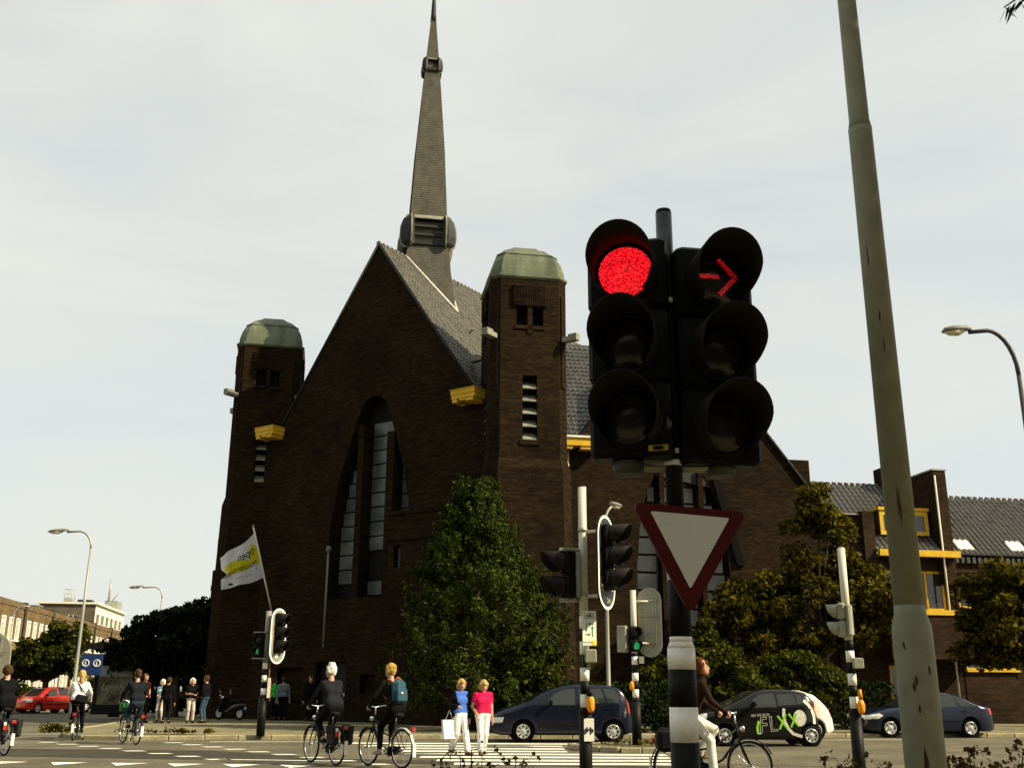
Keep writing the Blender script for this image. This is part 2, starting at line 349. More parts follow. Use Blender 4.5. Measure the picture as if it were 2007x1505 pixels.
# ================================================================ the church
church = thing('church', 'dark brown brick church with steep gable, slender spire and two domed towers', 'church', CHL, -35)
ZE, ZA, HW = 13.5, 21.7, 5.9             # eaves, apex, half width of the gable
def Wout(z): return 6.9 if z <= ZE-.2 else (HW+.25 if z <= ZE else HW*(ZA-z)/(ZA-ZE))
OX = .12; OZ = [5.2, 8.5, 10.5, 12.0, 13.3, 13.9, 14.1, 14.2]; OW = [2.4, 2.35, 1.95, 1.45, .95, .68, .4, 0.]
def hole(z): return float(np.interp(z, OZ, OW)) if 5.2 <= z <= 14.2 else 0.
zs = sorted({0, 2.5, 5.19, 5.2, *np.arange(5.7, 14.2, .35).tolist(), 13.3, ZE, 13.9, 14.0, 14.1, 14.2, 16, 18, 20, ZA})
b = MB()
for z0, z1 in zip(zs[:-1], zs[1:]):
    for s in (-1, 1):
        w0, w1, h0, h1 = Wout(z0+1e-6), Wout(z1), hole(z0+1e-6), hole(z1)
        o0, o1 = (OX if h0 else 0), (OX if h1 or h0 else 0); q = [(o0+s*h0, 0, z0), (s*w0, 0, z0), (s*w1, 0, z1), (o1+s*h1, 0, z1)]; b.poly(q if s > 0 else q[::-1])
        if h0 > 0:
            q = [(o0+s*h0, 0, z0), (o1+s*h1, 0, z1), (o1+s*h1, .75, z1), (o0+s*h0, .75, z0)]; b.poly(q if s > 0 else q[::-1])
b.poly([(OX-2.4, 0, 5.2), (OX+2.4, 0, 5.2), (OX+2.4, .75, 5.2), (OX-2.4, .75, 5.2)])
gw = b.build('gable_wall', BRICK, church)
b = MB(); b.bx(-5.85, 5.85, .9, 24, 0, 13.3); b.build('nave_wall', BRICK, church)
for x0, x1, zt in ((-.80, -.45, 12.9), (.95, 1.37, 12.4)):
    b = MB(); b.bx(x0, x1, .05, .74, 5.2, zt); b.build('window_pier', BRICK, church)
win = MB(); win.bx(-2.6, 2.7, .78, .84, 5.0, 14.3); win = win.build('window', DARK, church)
for c0, c1, zlo, zhi in ((-.44, .94, 5.35, 13.0), (-2.28, -.81, 5.9, 12.0), (1.38, 2.5, 8.4, 12.0)):
    z = zlo
    while z < zhi:
        za, zb = z, z+.58; hw = hole(zb)-.03
        x0, x1 = max(c0, OX-hw), min(c1, OX+hw)
        if x1-x0 > .12 and not (c0 == -.44 and 5.9 < z < 6.9):
            MB().bx(x0, x1, .70, .73, za, zb).build('pane', GLAZE, win)
        z += .65
# roof: solid wedge, tiles, verge and ridge
b = MB(); b.prism([(-6.25, 13.05), (6.25, 13.05), (0, ZA-.06)], .95, 24.2); roof = b.build('roof', LEADD, church)
sl = sqrt((ZA-ZE)**2+HW**2)
def spire_gap(x, y): return False
for s, base, ac in ((1, (6.15, -.08, ZA-1.39*6.15), (0, 1, 0)), (-1, (-6.15, 24.2, ZA-1.39*6.15), (0, -1, 0))):
    tiled_roof(roof, slope_xf(base, ac, (-s*HW, 0, ZA-ZE)), 24.2, sl*6.15/5.9, TILE)
b = MB()
for i in range(80): b.tube([(0, -.1+i*.305, ZA+.04), (0, -.1+i*.305+.33, ZA+.01)], [.12, .10], 8)
b.build('ridge_tiles', TILE, roof)
for s in (-1, 1):
    b = MB(); b.tube([(s*6.15, -.04, ZA-1.39*6.15+.02), (0, -.04, ZA+.03)], .07, 6); b.build('verge', LEADD, roof)
for yy, xx in ((3.2, 3.0), (6.3, 4.4), (9.5, 5.0), (7.5, 1.6)):
    b = MB(); zr = ZA-1.39*xx; b.tube([(xx, yy, zr), (xx+.2, yy, zr+.16), (xx+.26, yy, zr+.10)], .035, 6); b.build('roof_hook', LEADD, roof)
# yellow eaves boxes with stepped underside
def eaves_box(xf, w=1.25, d=.75):
    b = MB(xf); b.bx(-w/2, w/2, -d, .1, .28, .46); b.bx(-w/2+.02, w/2-.02, -d+.03, .1, .10, .277); b.bx(-w/2+.05, -w/2+.3, -d+.06, .1, -.05, .097); b.bx(w/2-.5, w/2-.1, -d+.06, .1, -.05, .097); b.bx(-.2, .1, -d+.05, .1, .0, .097)
    b.bx(-w/2-.03, w/2+.03, -d-.03, .1, .463, .50); return b.build('eaves_box', YEL, church)
eaves_box(T(5.75, 0, ZE-.55)); eaves_box(T(-6.3, 0, ZE-.5))
# porch block and low base blocks
def block(name, x0, x1, y0, y1, z0, z1, holes=(), m=BRICK, xf=None):
    b = MB(xf); b.panel(x0, x1, z0, z1, list(holes), .3, y0)
    b.add([(x0, y0, z1), (x1, y0, z1), (x1, y1, z1), (x0, y1, z1)], [(0, 1, 2, 3)]); b.add([(x0, y0, z0), (x0, y0, z1), (x0, y1, z1), (x0, y1, z0)], [(0, 1, 2, 3)])
    b.add([(x1, y0, z0), (x1, y1, z0), (x1, y1, z1), (x1, y0, z1)], [(0, 1, 2, 3)]); b.add([(x0, y1, z0), (x0, y1, z1), (x1, y1, z1), (x1, y1, z0)], [(0, 1, 2, 3)])
    for h in holes: b.add([(h[0], y0+.3, h[2]), (h[1], y0+.3, h[2]), (h[1], y0+.3, h[3]), (h[0], y0+.3, h[3])], [(0, 1, 2, 3)])
    return b.build(name, m, church)
pw = block('porch', 2.75, 6.6, -1.6, -.01, 0, 8.25, [(3.05, 3.4, 6.1, 7.0)])
MB().bx(3.08, 3.37, -1.36, -1.33, 6.15, 6.95).build('pane', GLAZE, pw)
MB().bx(2.65, 6.7, -1.7, 0, 7.2, 7.6).build('string_course', BRICK, pw); MB().bx(2.65, 6.7, -1.7, 0, 8.252, 8.4).build('coping', BRICK, pw)
block('base_block', -9.84, -6.95, -.03, 5, 0, 8.45); block('base_block', -10.2, -9.86, .1, 5, 0, 6.95)
block('base_block', -6.9, 2.6, -.42, -.02, 0, 3.1, [(-4.6, -3.0, .1, 2.3), (-2.2, -.4, .1, 2.5), (.4, 1.2, 1.2, 2.0)])
dr = MB().bx(-2.15, -.45, -.14, -.13, .1, 2.48).build('door', mat('door_green', (.006, .008, .005), .6), church)
MB().tube([(-.7, -.17, 1.0), (-.7, -.17, 1.25)], .02, 6).build('handle', CHROME, dr)
b = MB(); b.tube([(-1.75, -.5, 3.1), (-1.75, -.5, 7.2)], .05, 8); b.tube([(-1.75, -.5, 7.2), (-1.75, -.5, 7.45)], [.12, .1], 8); b.build('lamp_rod', mat('dull_rod', (.14, .14, .11), .6), church)

# towers
def octo(h, k, z, c=0): return [(h, -k, z), (h, k, z), (k, h, z), (-k, h, z), (-h, k, z), (-h, -k, z), (-k, -h, z), (k, -h, z)]
def tower(ac, bc):
    xf = T(ac, bc, 0) @ RZ(45); t = MB(xf); h, c = 1.60, .52; k = h-c/sqrt(2)
    ZT = 17.85
    # main faces with real openings
    eyes = [(-.57, -.11, 15.8, 16.6), (.11, .57, 15.8, 16.6)]; louv = [(-.3, .3, 10.95, 13.65)]
    for q in range(4):
        f = MB(xf @ RZ(90*q)); f.panel(-k, k, 0, ZT, eyes+louv, .55, -h)
        t.v += [tuple(p) for p in []]
        o = len(t.v); t.v += f.v; t.f += [tuple(i+o for i in ff) for ff in f.f]; t.sm += f.sm; t.mi += f.mi
    for q in range(4):
        f = MB(xf @ RZ(90*q)); a = [(k, -h), (h, -k)]
        f.poly([(k, -h, 0), (h, -k, 0), (h, -k, ZT), (k, -h, ZT)]); o = len(t.v); t.v += f.v; t.f += [tuple(i+o for i in ff) for ff in f.f]; t.sm += f.sm; t.mi += f.mi
    tw_ = t.build('tower', BRICK, church)
    b = MB(xf); b.loft([octo(h-.56, k-.3, 9, 0), octo(h-.56, k-.3, ZT)], False, True); b.build('tower_core', DARK, tw_)
    # plinth that widens the foot, and shoulder strips
    b = MB(xf); b.loft([octo(h+.28, k+.16, 0), octo(h+.12, k+.08, 9.8), octo(h+.01, k+.01, 10.2)], False, False); b.build('tower_foot', BRICK, tw_)
    for q in range(4):
        x2 = xf @ RZ(90*q)
        b = MB(x2); b.bx(-.7, .7, -h-.07, -h+.05, 16.62, 17.55); [b.bx(-.69+i*.092, -.69+i*.092+.055, -h-.1, -h, 16.63, 17.54) for i in range(15)]; b.build('soldier_panel', BRICK, tw_)
        b = MB(x2); b.bx(-.1, .1, -h-.05, -h+.3, 15.45, 16.6); b.build('opening_pier', BRICK, tw_)
        b = MB(x2); b.bx(-.62, .62, -h-.05, -h+.1, 15.62, 15.79); b.build('sill', BRICK, tw_)
        b = MB(x2); b.bx(-.42, .42, -h-.05, -h+.1, 10.75, 10.94); b.build('sill', BRICK, tw_)
        for i in range(5):
            z = 11.02+i*.53
            b = MB(x2); b.add([(-.295, -h+.02, z), (.295, -h+.02, z), (.295, -h+.5, z+.34), (-.295, -h+.5, z+.34), (-.295, -h+.02, z-.05), (.295, -h+.02, z-.05), (.295, -h+.5, z+.29), (-.295, -h+.5, z+.29)],
                              [(0, 1, 2, 3), (7, 6, 5, 4), (0, 4, 5, 1), (2, 6, 7, 3), (1, 5, 6, 2), (0, 3, 7, 4)]); b.build('louvre_slat', LEAD, tw_)
        b = MB(xf @ RZ(90*q+45)); rr = (h+k)/sqrt(2); b.box((0, -rr-.12, 15.28), (.3, 1.25, .2)); b.box((0, -rr-.55, 15.42), (.3, .4, .08)); b.build('water_spout', LEAD, tw_)
        b = MB(xf @ RZ(90*q+45)); b.bx(-.16, .16, -rr-.06, -rr+.2, 13.2, 17.2); b.build('corner_strip', BRICK, tw_)
    # copper dome
    prof = [(1.0, 17.85), (1.045, 17.93), (1.045, 18.02), (.985, 18.06), (.965, 18.35), (.90, 18.75), (.78, 19.15), (.60, 19.45), (.40, 19.62), (.37, 19.70)]
    b = MB(xf); b.loft([octo(h*a, k*a, z) for a, z in prof], False, True); dome = b.build('dome', COPPER, tw_)
    b = MB(xf); b.loft([octo(h*.815, k*.815, 19.09), octo(h*.815, k*.815, 19.13), octo(h*.775, k*.775, 19.17)]); b.build('seam', COPPER, dome)
    return tw_
tower(7.6, 1.0); tower(-8.12, 1.0)

# spire on the ridge, turned 45 degrees: corners lie along the nave axes
BS = 3.45
def dsp(z): return float(np.interp(z, [18, 18.9, 21.0, 22.5, 24.2, 28, 32.6, 33.8, 36.2, 36.9, 38.4], [2.2, 2.0, 1.62, 1.42, 1.28, 1.02, .56, .43, .17, .15, .05]))
def dia(d, z): return [(0, BS-d, z), (d, BS, z), (0, BS+d, z), (-d, BS, z)]
b = MB(); z = 18.2
while z < 36.2:
    b.loft([dia(dsp(z)+.022, z), dia(dsp(z+.125)+.006, z+.125)], False, False); z += .125
spire = b.build('spire', SLATE, church)
b = MB(); b.tube([(0, BS, z) for z in (36.1, 36.6, 37.2, 37.9, 38.6)], [.17, .14, .12, .07, .05], 8); b.build('finial', LEADD, spire)
def collar(zc, hgt, d, nsl, parent):
    """louvred belfry ring: dark core, slats on each face, curved cheeks at the corners"""
    b = MB(); b.loft([dia(d*.98, zc-hgt/2), dia(d*.98, zc+hgt/2)], True, True); b.build('belfry_core', DARK, parent)
    c = d/sqrt(2); KS = min(1, d/1.1)
    for q in range(4):
        xf = T(0, BS, 0) @ RZ(45+90*q)
        for i in range(nsl):
            z = zc-hgt*.42+i*hgt*.84/(nsl-1)
            bb = MB(xf); bb.add([(-c*.86, -c-.16*KS, z-.05), (c*.86, -c-.16*KS, z-.05), (c*.86, -c+.08, z+.13*hgt), (-c*.86, -c+.08, z+.13*hgt), (-c*.86, -c-.16*KS, z-.10), (c*.86, -c-.16*KS, z-.10), (c*.86, -c+.08, z+.08*hgt), (-c*.86, -c+.08, z+.08*hgt)],
                [(0, 1, 2, 3), (7, 6, 5, 4), (0, 4, 5, 1), (1, 5, 6, 2), (0, 3, 7, 4)]); bb.build('louvre_slat', LEAD if i == nsl-1 else LEADD, parent)
        bb = MB(xf); bb.bx(-c*.9, c*.9, -c-.12, -c+.1, zc-hgt*.5, zc-hgt*.33); bb.build('belfry_board', LEADD, parent)
        for s in (-1, 1):   # cheek: D-shaped plate standing out from the face
            prof = [(0, -.52), (.26, -.58), (.44, -.48), (.52, -.2), (.49, .1), (.36, .36), (.16, .52), (0, .56)]
            bb = MB(xf); x0, x1 = sorted((s*c*.86, s*(c*.86+.07*KS)))
            bb.loft([[(x0, -c+.05-py*KS, zc+pz*hgt) for py, pz in prof], [(x1, -c+.05-py*KS, zc+pz*hgt) for py, pz in prof]], True, True); bb.build('belfry_cheek', LEAD, parent)
    for q in range(4):      # rounded corner cap joining two cheeks
        xf = T(0, BS, 0) @ RZ(90*q); prof = [(0, -.5), (.22, -.52), (.38, -.42), (.45, -.2), (.42, .1), (.30, .36), (.10, .5)]
        bb = MB(xf); bb.loft([[(-.28*KS, -d+.12*KS-py*.9*KS, zc+pz*hgt) for py, pz in prof], [(.28*KS, -d+.12*KS-py*.9*KS, zc+pz*hgt) for py, pz in prof]], True, True); bb.build('belfry_corner', LEADD, parent)
collar(23.3, 1.65, 1.36, 4, spire); collar(33.25, .85, .52, 2, spire)
for s in (-1, 1):           # lead flashing where spire meets the tiles
    n = Vector((s*1.39, 0, 1)).normalized()*.07
    p0 = Vector((0, BS-1.55, ZA+.02)); p1 = Vector((s*2.03, BS, ZA-1.39*2.03)); p2 = Vector((0, BS+1.55, ZA+.02))
    b = MB(); b.tube([p0+n, p1+n+Vector((s*.05, -.03, -.06))], [.05, .085], 6); b.tube([p1+n, p2+n], [.075, .04], 6); b.build('flashing', mat('lead_flashing', (.55, .53, .45), .6), spire)

# side wing with the second gable, facing the street
WX = CHM.inverted() @ ST
GC, GA, GE = 5.3, 18.05, 11.95
b = MB(WX)
def wing_w(z): return (4.6+(GE-z)/1.33*(1 if z > 9 else 0)) if z <= GE else (GA-z)/1.33
WO = [3.2, 6.4, 8.2, 9.5, 10.4, 10.9, 11.0]; WW = [2.1, 2.08, 1.9, 1.6, 1.2, .75, 0]
def wh(z): return float(np.interp(z, WO, WW)) if 3.2 <= z <= 11 else 0
zz = sorted({0, 3.19, 3.2, *np.arange(3.6, 11, .4).tolist(), 11.0, GE-.001, GE, 14, 16, GA})
def rw(z): return 7.0 if z < GE else (GA-z)/1.33
for z0, z1 in zip(zz[:-1], zz[1:]):
    for s in (-1, 1):
        if s < 0: w0, w1 = (5.4, 5.4) if z1 < GE else (rw(z0), rw(z1))
        else: w0, w1 = min(6.8, (GA-z0)/1.33), min(6.8, (GA-z1)/1.33)
        h0, h1 = wh(z0+1e-6), wh(z1); q = [(GC+s*h0, 0, z0), (GC+s*w0, 0, z0), (GC+s*w1, 0, z1), (GC+s*h1, 0, z1)]; b.poly(q if s > 0 else q[::-1])
        if h0 > 0:
            q = [(GC+s*h0, 0, z0), (GC+s*h1, 0, z1), (GC+s*h1, .6, z1), (GC+s*h0, .6, z0)]; b.poly(q if s > 0 else q[::-1])
b.build('wing_gable', BRICK, church)
wwin = MB(WX).bx(GC-2.3, GC+2.3, .66, .7, 3, 11.1).build('window', DARK, church)
for c0, c1 in ((-2.05, -1.05), (-.75, .0), (.1, .75), (1.05, 2.05)):
    z = 3.3
    while z < 10.7:
        hw = wh(z+.6)-.04; x0, x1 = max(c0, -hw), min(c1, hw)
        if x1-x0 > .1: MB(WX).bx(GC+x0, GC+x1, .58, .61, z, z+.66).build('pane', mat('pale_glass', (.24, .24, .21), .3, var=.3, scale=1.5), wwin)
        z += .76
for x0, x1 in ((-1.0, -.78), (.78, 1.0)): MB(WX).bx(GC+x0, GC+x1, -.1, .55, 3.2, 10.75).build('window_pier', BRICK, church)
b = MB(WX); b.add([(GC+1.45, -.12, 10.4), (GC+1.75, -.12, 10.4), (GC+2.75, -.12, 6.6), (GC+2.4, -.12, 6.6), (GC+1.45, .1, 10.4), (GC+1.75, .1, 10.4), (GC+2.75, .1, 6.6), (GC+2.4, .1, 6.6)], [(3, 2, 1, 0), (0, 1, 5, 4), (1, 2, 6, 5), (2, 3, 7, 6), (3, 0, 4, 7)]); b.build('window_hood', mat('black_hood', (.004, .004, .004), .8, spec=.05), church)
b = MB(WX); b.bx(.0, 11.8, .75, 14, 0, 11.6); b.build('wing_wall', BRICK, church)
b = MB(WX); b.prism([(GC-5.2, 11.2), (GC+6.9, 9.0), (GC, GA-.06)], .04, 14); wroof = b.build('wing_roof', LEADD, church)
ws = sqrt(1+1.33**2)
tiled_roof(wroof, WX @ slope_xf((GC+6.8, -.1, GA-1.33*6.8), (0, 1, 0), (-1, 0, 1.33)), 13.5, 6.8*ws, TILE2)
tiled_roof(wroof, WX @ slope_xf((GC-5.0, 13.4, GA-1.33*5.0), (0, -1, 0), (1, 0, 1.33)), 13.5, 5.0*ws, TILE2)
for s, e in ((1, 6.8), (-1, 4.9)): MB(WX).tube([(GC+s*e, -.06, GA-1.33*e+.03), (GC, -.06, GA+.03)], .08, 6).build('verge', LEADD, wroof)
# connecting bay between tower and wing: street-facing slope over a yellow gutter
b = MB(WX); b.prism([(-3.2, 11.7), (2.6, 11.7), (2.6, 11.75), (-3.2, 11.75)], -.1, 6); b.build('bay_ceiling', LEADD, church)
b = MB(WX); b.poly([(-3.4, -.25, 11.75), (3.0, -.25, 11.75), (3.0, 5.0, 18.0), (-3.4, 5.0, 18.0)]); br_ = b.build('bay_roof', LEADD, church)
tiled_roof(br_, WX @ slope_xf((-1.8, -.2, 11.86), (1, 0, 0), (0, 5.25, 6.25)), 4.8, 8.0, TILE2, tw=.24, th=.34)
b = MB(WX); b.bx(-2.5, .02, .02, .7, 0, 11.7); b.build('bay_wall', BRICK, church)
b = MB(WX); b.bx(-.15, 1.6, -.55, -.02, 11.5, 11.84); b.bx(.0, .35, -.5, -.02, 11.36, 11.497); b.bx(.7, 1.55, -.5, -.02, 11.36, 11.497); b.build('gutter', YEL, church)
b = MB(WX); b.bx(-.22, 1.62, -.62, -.0, 11.843, 11.93); b.build('gutter_lip', WHITE, church)
b = MB(WX); b.tube([(.22, -.12, .1), (.22, -.12, 11.3)], .05, 8); b.build('downpipe', mat('cream_pipe', (.4, .34, .2), .5), church)
# small fixtures on the left flank
b = MB(); b.bx(-10.5, -10.2, .3, .6, 6.0, 6.25); b.tube([(-10.2, .4, 5.4), (-10.6, .4, 5.5)], .05, 6); b.tube([(-10.4, .4, 2.6), (-10.4, .4, 6.0)], .05, 6); b.bx(-10.5, -10.21, .3, .5, 4.0, 4.5); b.build('floodlight', GREYP, church)
# ================================================================ brick houses right of the church
def sbox(parent, name, m, *a, bev=0.): return MB().bx(*a, bev=bev).build(name, m, parent)
def window(parent, x0, x1, y, z0, z1, frame, mull=(), fw=.07, sill=None, glass=GLASS, transom=None):
    """window: frame ring > panes between mullions"""
    f = MB(); f.bx(x0, x1, y-.05, y+.05, z1-fw, z1); f.bx(x0, x1, y-.05, y+.05, z0, z0+fw); f.bx(x0, x0+fw, y-.05, y+.05, z0+fw, z1-fw); f.bx(x1-fw, x1, y-.05, y+.05, z0+fw, z1-fw)
    for q in mull: f.bx(q-fw*.4, q+fw*.4, y-.045, y+.045, z0+fw, z1-fw)
    if transom: f.bx(x0+fw, x1-fw, y-.04, y+.04, transom-fw*.4, transom+fw*.4)
    o = f.build('window', frame, parent)
    e = [x0+fw]+list(mull)+[x1-fw]
    for a, b in zip(e[:-1], e[1:]): MB().bx(a, b, y+.0, y+.012, z0+fw, z1-fw).build('pane', glass, o)
    if sill: MB().bx(x0-.06, x1+.06, y-.22, y-.051, z0-.09, z0-.003).build('sill', sill, o)
    return o
SL = tuple(ST.translation)
hA = thing('brick_house', 'dark brick house with stepped chimney wall, yellow dormer and yellow gutter', 'house', SL, 10)
b = MB(); b.panel(12.15, 14.0, .05, 9.0, [], .2, -.05); b.panel(14.0, 17.9, .05, 7.3, [(14.4, 16.0, .95, 2.5), (14.6, 17.5, 4.85, 6.6)], .2, 0.)
b.add([(12.15, -.05, 9.0), (14.0, -.05, 9.0), (14.0, 1.3, 9.0), (12.15, 1.3, 9.0)], [(0, 1, 2, 3)]); b.add([(14, 0, 7.3), (14, -.05, 7.3), (14, -.05, 9), (14, 1.3, 9)], [(0, 1, 2, 3)])
b.build('wall', BRICK2, hA); sbox(hA, 'back_wall', BRICK2, 12.2, 17.85, .25, 6.5, .05, 7.2)
sbox(hA, 'pier', BRICK2, 13.6, 14.15, -.35, .6, 5.5, 9.15); sbox(hA, 'parapet_cap', STONE, 12.1, 13.58, -.12, .3, 9.003, 9.06)
RS = sqrt(2)
b = MB(); b.poly([(12.0, 1.25, 8.95), (14.15, 1.25, 8.95), (14.15, -.38, 7.32), (17.3, -.38, 7.32), (17.3, 3.3, 11.0), (11.0, 3.3, 11.0), (11.0, 1.25, 8.95)]); b.poly([(11.0, 3.3, 11.0), (17.3, 3.3, 11.0), (17.3, 7, 7.3), (11.0, 7, 7.3)]); rA = b.build('roof', LEADD, hA)
def skA(x, y):
    X = 11.0+x; z = 7.36+y/RS
    return (X < 14.15 and z < 8.98) or (14.7 < X < 17.15 and 8.0 < z < 9.2)
tiled_roof(rA, slope_xf((11.0, -.36, 7.38), (1, 0, 0), (0, 1, 1)), 6.35, 3.64*RS, TILE2, tw=.275, th=.34, single=240, skip=skA, amp=1.5, step=.02)
b = MB()
for i in range(20): b.tube([(11.0+i*.32, 3.3, 11.06), (11.34+i*.32, 3.3, 11.04)], [.13, .105], 8)
b.build('ridge_tiles', TILE2, rA)
gA = sbox(hA, 'gutter', YEL, 14.15, 18.05, -.62, -.38, 7.16, 7.44)
dm = MB(); dm.bx(14.78, 17.08, .25, 2.2, 8.25, 9.32); dm = dm.build('dormer', LEADD, hA)
MB().bx(14.68, 17.18, .1, 2.2, 9.323, 9.45).build('dormer_top', YEL, dm)
f = MB(); f.bx(14.74, 17.12, .16, .24, 9.1, 9.32); f.bx(14.74, 17.12, .16, .24, 8.2, 8.38); f.bx(14.74, 14.92, .16, .24, 8.38, 9.1); f.bx(16.94, 17.12, .16, .24, 8.38, 9.1); f.bx(15.85, 16.0, .16, .24, 8.38, 9.1); f.build('dormer_frame', YEL, dm)
for a, c in ((14.92, 15.85), (16.0, 16.94)): MB().bx(a, c, .21, .22, 8.38, 9.1).build('pane', GLASS, dm)
cw = sbox(hA, 'chimney_wall', BRICK2, 17.32, 17.95, -.3, 3.2, 6.0, 11.15); sbox(hA, 'chimney', BRICK2, 16.6, 17.3, 2.4, 3.6, 9.6, 11.9)
MB().tube([(17.36, -.36, .3), (17.36, -.36, 10.9)], .045, 8).build('downpipe', PALE, hA)
sbox(hA, 'coping', STONE, 17.28, 17.99, -.34, 3.24, 11.153, 11.22)
bl = MB(); bl.bx(14.0, 18.45, -1.1, -.02, 2.75, 4.58); bl = bl.build('balcony', BRICK2, hA); MB().bx(13.95, 18.5, -1.16, -.02, 4.583, 4.80).build('balcony_rail', YEL, bl)
window(hA, 14.4, 16.0, .12, .95, 2.5, YEL, (15.2,), .13); window(hA, 14.6, 17.5, .12, 4.85, 6.6, YEL, (15.6, 16.6), .11)
hB = thing('brick_house', 'dark brick house with long tiled roof, two skylights and white awnings', 'house', SL, 10)
WB = [(18.1, 21.9, 5.0, 6.0), (23.2, 26.0, 5.0, 6.0), (18.1, 20.6, 2.35, 3.3), (21.4, 25.8, 2.2, 3.3)]
b = MB(); b.panel(17.97, 30, .05, 7.3, WB, .2, .0); b.build('wall', BRICK2, hB); sbox(hB, 'back_wall', BRICK2, 18.0, 30, .22, 6.5, .05, 7.2)
b = MB(); b.poly([(17.97, -.2, 7.3), (30, -.2, 7.3), (30, 3.0, 10.5), (17.97, 3.0, 10.5)]); b.poly([(17.97, 3, 10.5), (30, 3, 10.5), (30, 6.2, 7.3), (17.97, 6.2, 7.3)]); rB = b.build('roof', LEADD, hB)
tiled_roof(rB, slope_xf((17.97, -.24, 7.33), (1, 0, 0), (0, 1, 1)), 12.0, 3.24*RS, TILE2, tw=.265, th=.32, single=240, amp=1.5, step=.02, skip=lambda x, y: (.35 < x < 1.2 or 3.0 < x < 3.85) and .25 < y < 1.1)
b = MB()
for i in range(38): b.tube([(17.97+i*.32, 3.0, 10.56), (18.31+i*.32, 3.0, 10.54)], [.12, .10], 8)
b.build('ridge_tiles', TILE2, rB)
for x in (18.35, 21.0):
    sx = slope_xf((x, -.24, 7.33), (1, 0, 0), (0, 1, 1)); s_ = MB(sx).bx(0, .8, .3, 1.05, -.02, .09).build('skylight', mat('skylight_frame', (.5, .48, .4), .5), hB)
    MB(sx).bx(.06, .74, .36, .99, .092, .10).build('pane', mat('skylight_glass', (.55, .57, .55), .12, spec=.8), s_)
sbox(hB, 'cornice', BRICK2, 17.98, 30, -.16, -.003, 6.55, 6.7)
for i in range(42): sbox(hB, 'cornice_block', TILE2, 18.05+i*.28, 18.2+i*.28, -.2, -.003, 6.98, 7.25)
for (x0, x1, z0, z1), mu in zip(WB, ((18.7, 19.6, 20.5, 21.3), (24.1, 25.1), (18.9, 19.8), (22.4, 23.5, 24.6))): window(hB, x0, x1, .1, z0, z1, YEL, mu, .09, YEL)
for x0, x1, z in ((17.95, 23.6, 6.12), (20.4, 27.0, 3.42)):
    a = MB(); a.bx(x0, x1, -.45, -.02, z, z+.14, .03); a = a.build('awning', WHITE, hB)
    for q in (x0+.5, x1-.4): MB().tube([(q, -.42, z), (q+.1, -.25, z-1.0)], .025, 6).build('awning_arm', WHITE, a)
fence = thing('garden_fence', 'low dark garden fence with a yellow top rail before the brick house', 'fence', SL, 10)
MB().bx(18.2, 27, -4.06, -3.96, 1.5, 1.6).build('rail', YEL, fence)
for i in range(60): MB().bx(18.2+i*.15, 18.32+i*.15, -4.04, -3.99, .1, 1.49).build('slat', mat('dark_wood', (.02, .017, .012), .8), fence)

# ================================================================ terrace and flats down the side street
WFR = mat('white_frame', (.75, .72, .62), .5)
PANEL = mat('pale_blind_glass', (.36, .34, .28), .25, spec=.6)
X0, Y0 = -39.6, 80.0                       # start of the terrace line, running away at 10 degrees
def terrace(i, label):
    """house of the terrace: local x runs away along the street, front looks to -y"""
    d = i*9.4; loc = (X0-.1736*d, Y0+.985*d, 0)
    h = thing('terrace_house', label, 'house', loc, 100, 'terraced houses along the side street')
    WZ = 9.4; up = [(.7+j*2.05, .7+j*2.05+1.25, 5.1, 6.9) for j in range(4)]; lo = [(.7, 3.1, 1.0, 3.2), (3.6, 4.6, .15, 2.9), (5.2, 8.3, 1.0, 3.2)]
    b = MB(); b.panel(0, WZ-.5, .05, 8.1, up+lo, .15, 0); b.bx(0, WZ-.02, .16, 9, .05, 8.05)
    b.build('wall', BRICK3, h); sbox(h, 'cornice', BRICK3, -.01, WZ-.52, -.06, -.004, 7.75, 8.15); sbox(h, 'party_pier', mat('dark_pier', (.05, .04, .03), .8), WZ-.5, WZ-.03, -.1, .5, .05, 8.3)
    sbox(h, 'roof', LEADD, 0, WZ-.55, .0, 9, 8.152, 8.2)
    for x0, x1, z0, z1 in up: window(h, x0, x1, .06, z0, z1, WFR, (), .13, WFR, PANEL, transom=z1-.5)
    for j, (x0, x1, z0, z1) in enumerate(lo):
        if j == 1:
            dd = MB().bx(x0+.05, x1-.05, .05, .1, .15, z1).build('door', WFR, h); MB().box((x1-.2, .03, 1.2), (.04, .04, .15)).build('handle', CHROME, dd)
        else: window(h, x0, x1, .06, z0, z1, WFR, ((x0+x1)/2,), .13, WFR, PANEL)
    sbox(h, 'canopy', WFR, .4, 8.6, -.9, -.005, 3.5, 3.72)
    MB().tube([(WZ-.6, -.12, .2), (WZ-.6, -.12, 8)], .06, 6).build('downpipe', mat('dark_pipe', (.03, .025, .02), .6), h)
TL = ['brick terraced house at the street corner, its white windows beside the leafy round tree', 'brick terraced house second from the corner, partly behind the round tree', 'brick terraced house third from the corner with white window frames', 'brick terraced house fourth from the corner, below the flats', 'brick terraced house fifth from the corner, near the wide dark tree', 'brick terraced house sixth from the corner, behind the wide dark tree', 'brick terraced house seventh from the corner, farthest along the side street']
for i, t in enumerate(TL): terrace(i, t)
ap = thing('apartment_block', 'pale flat-roofed apartment block with rooftop antennas behind the terrace', 'building', (-69.2, 156.0, 0), 10)
AZ = 13.4; LWALL = mat('pale_render', (.62, .60, .48), .7, var=.1); SHADEWALL = brickmat('shaded_end_wall', (.10, .08, .05), (.13, .10, .07), (.1, .08, .06))  # end wall coloured dark to carry its shade, street side left pale
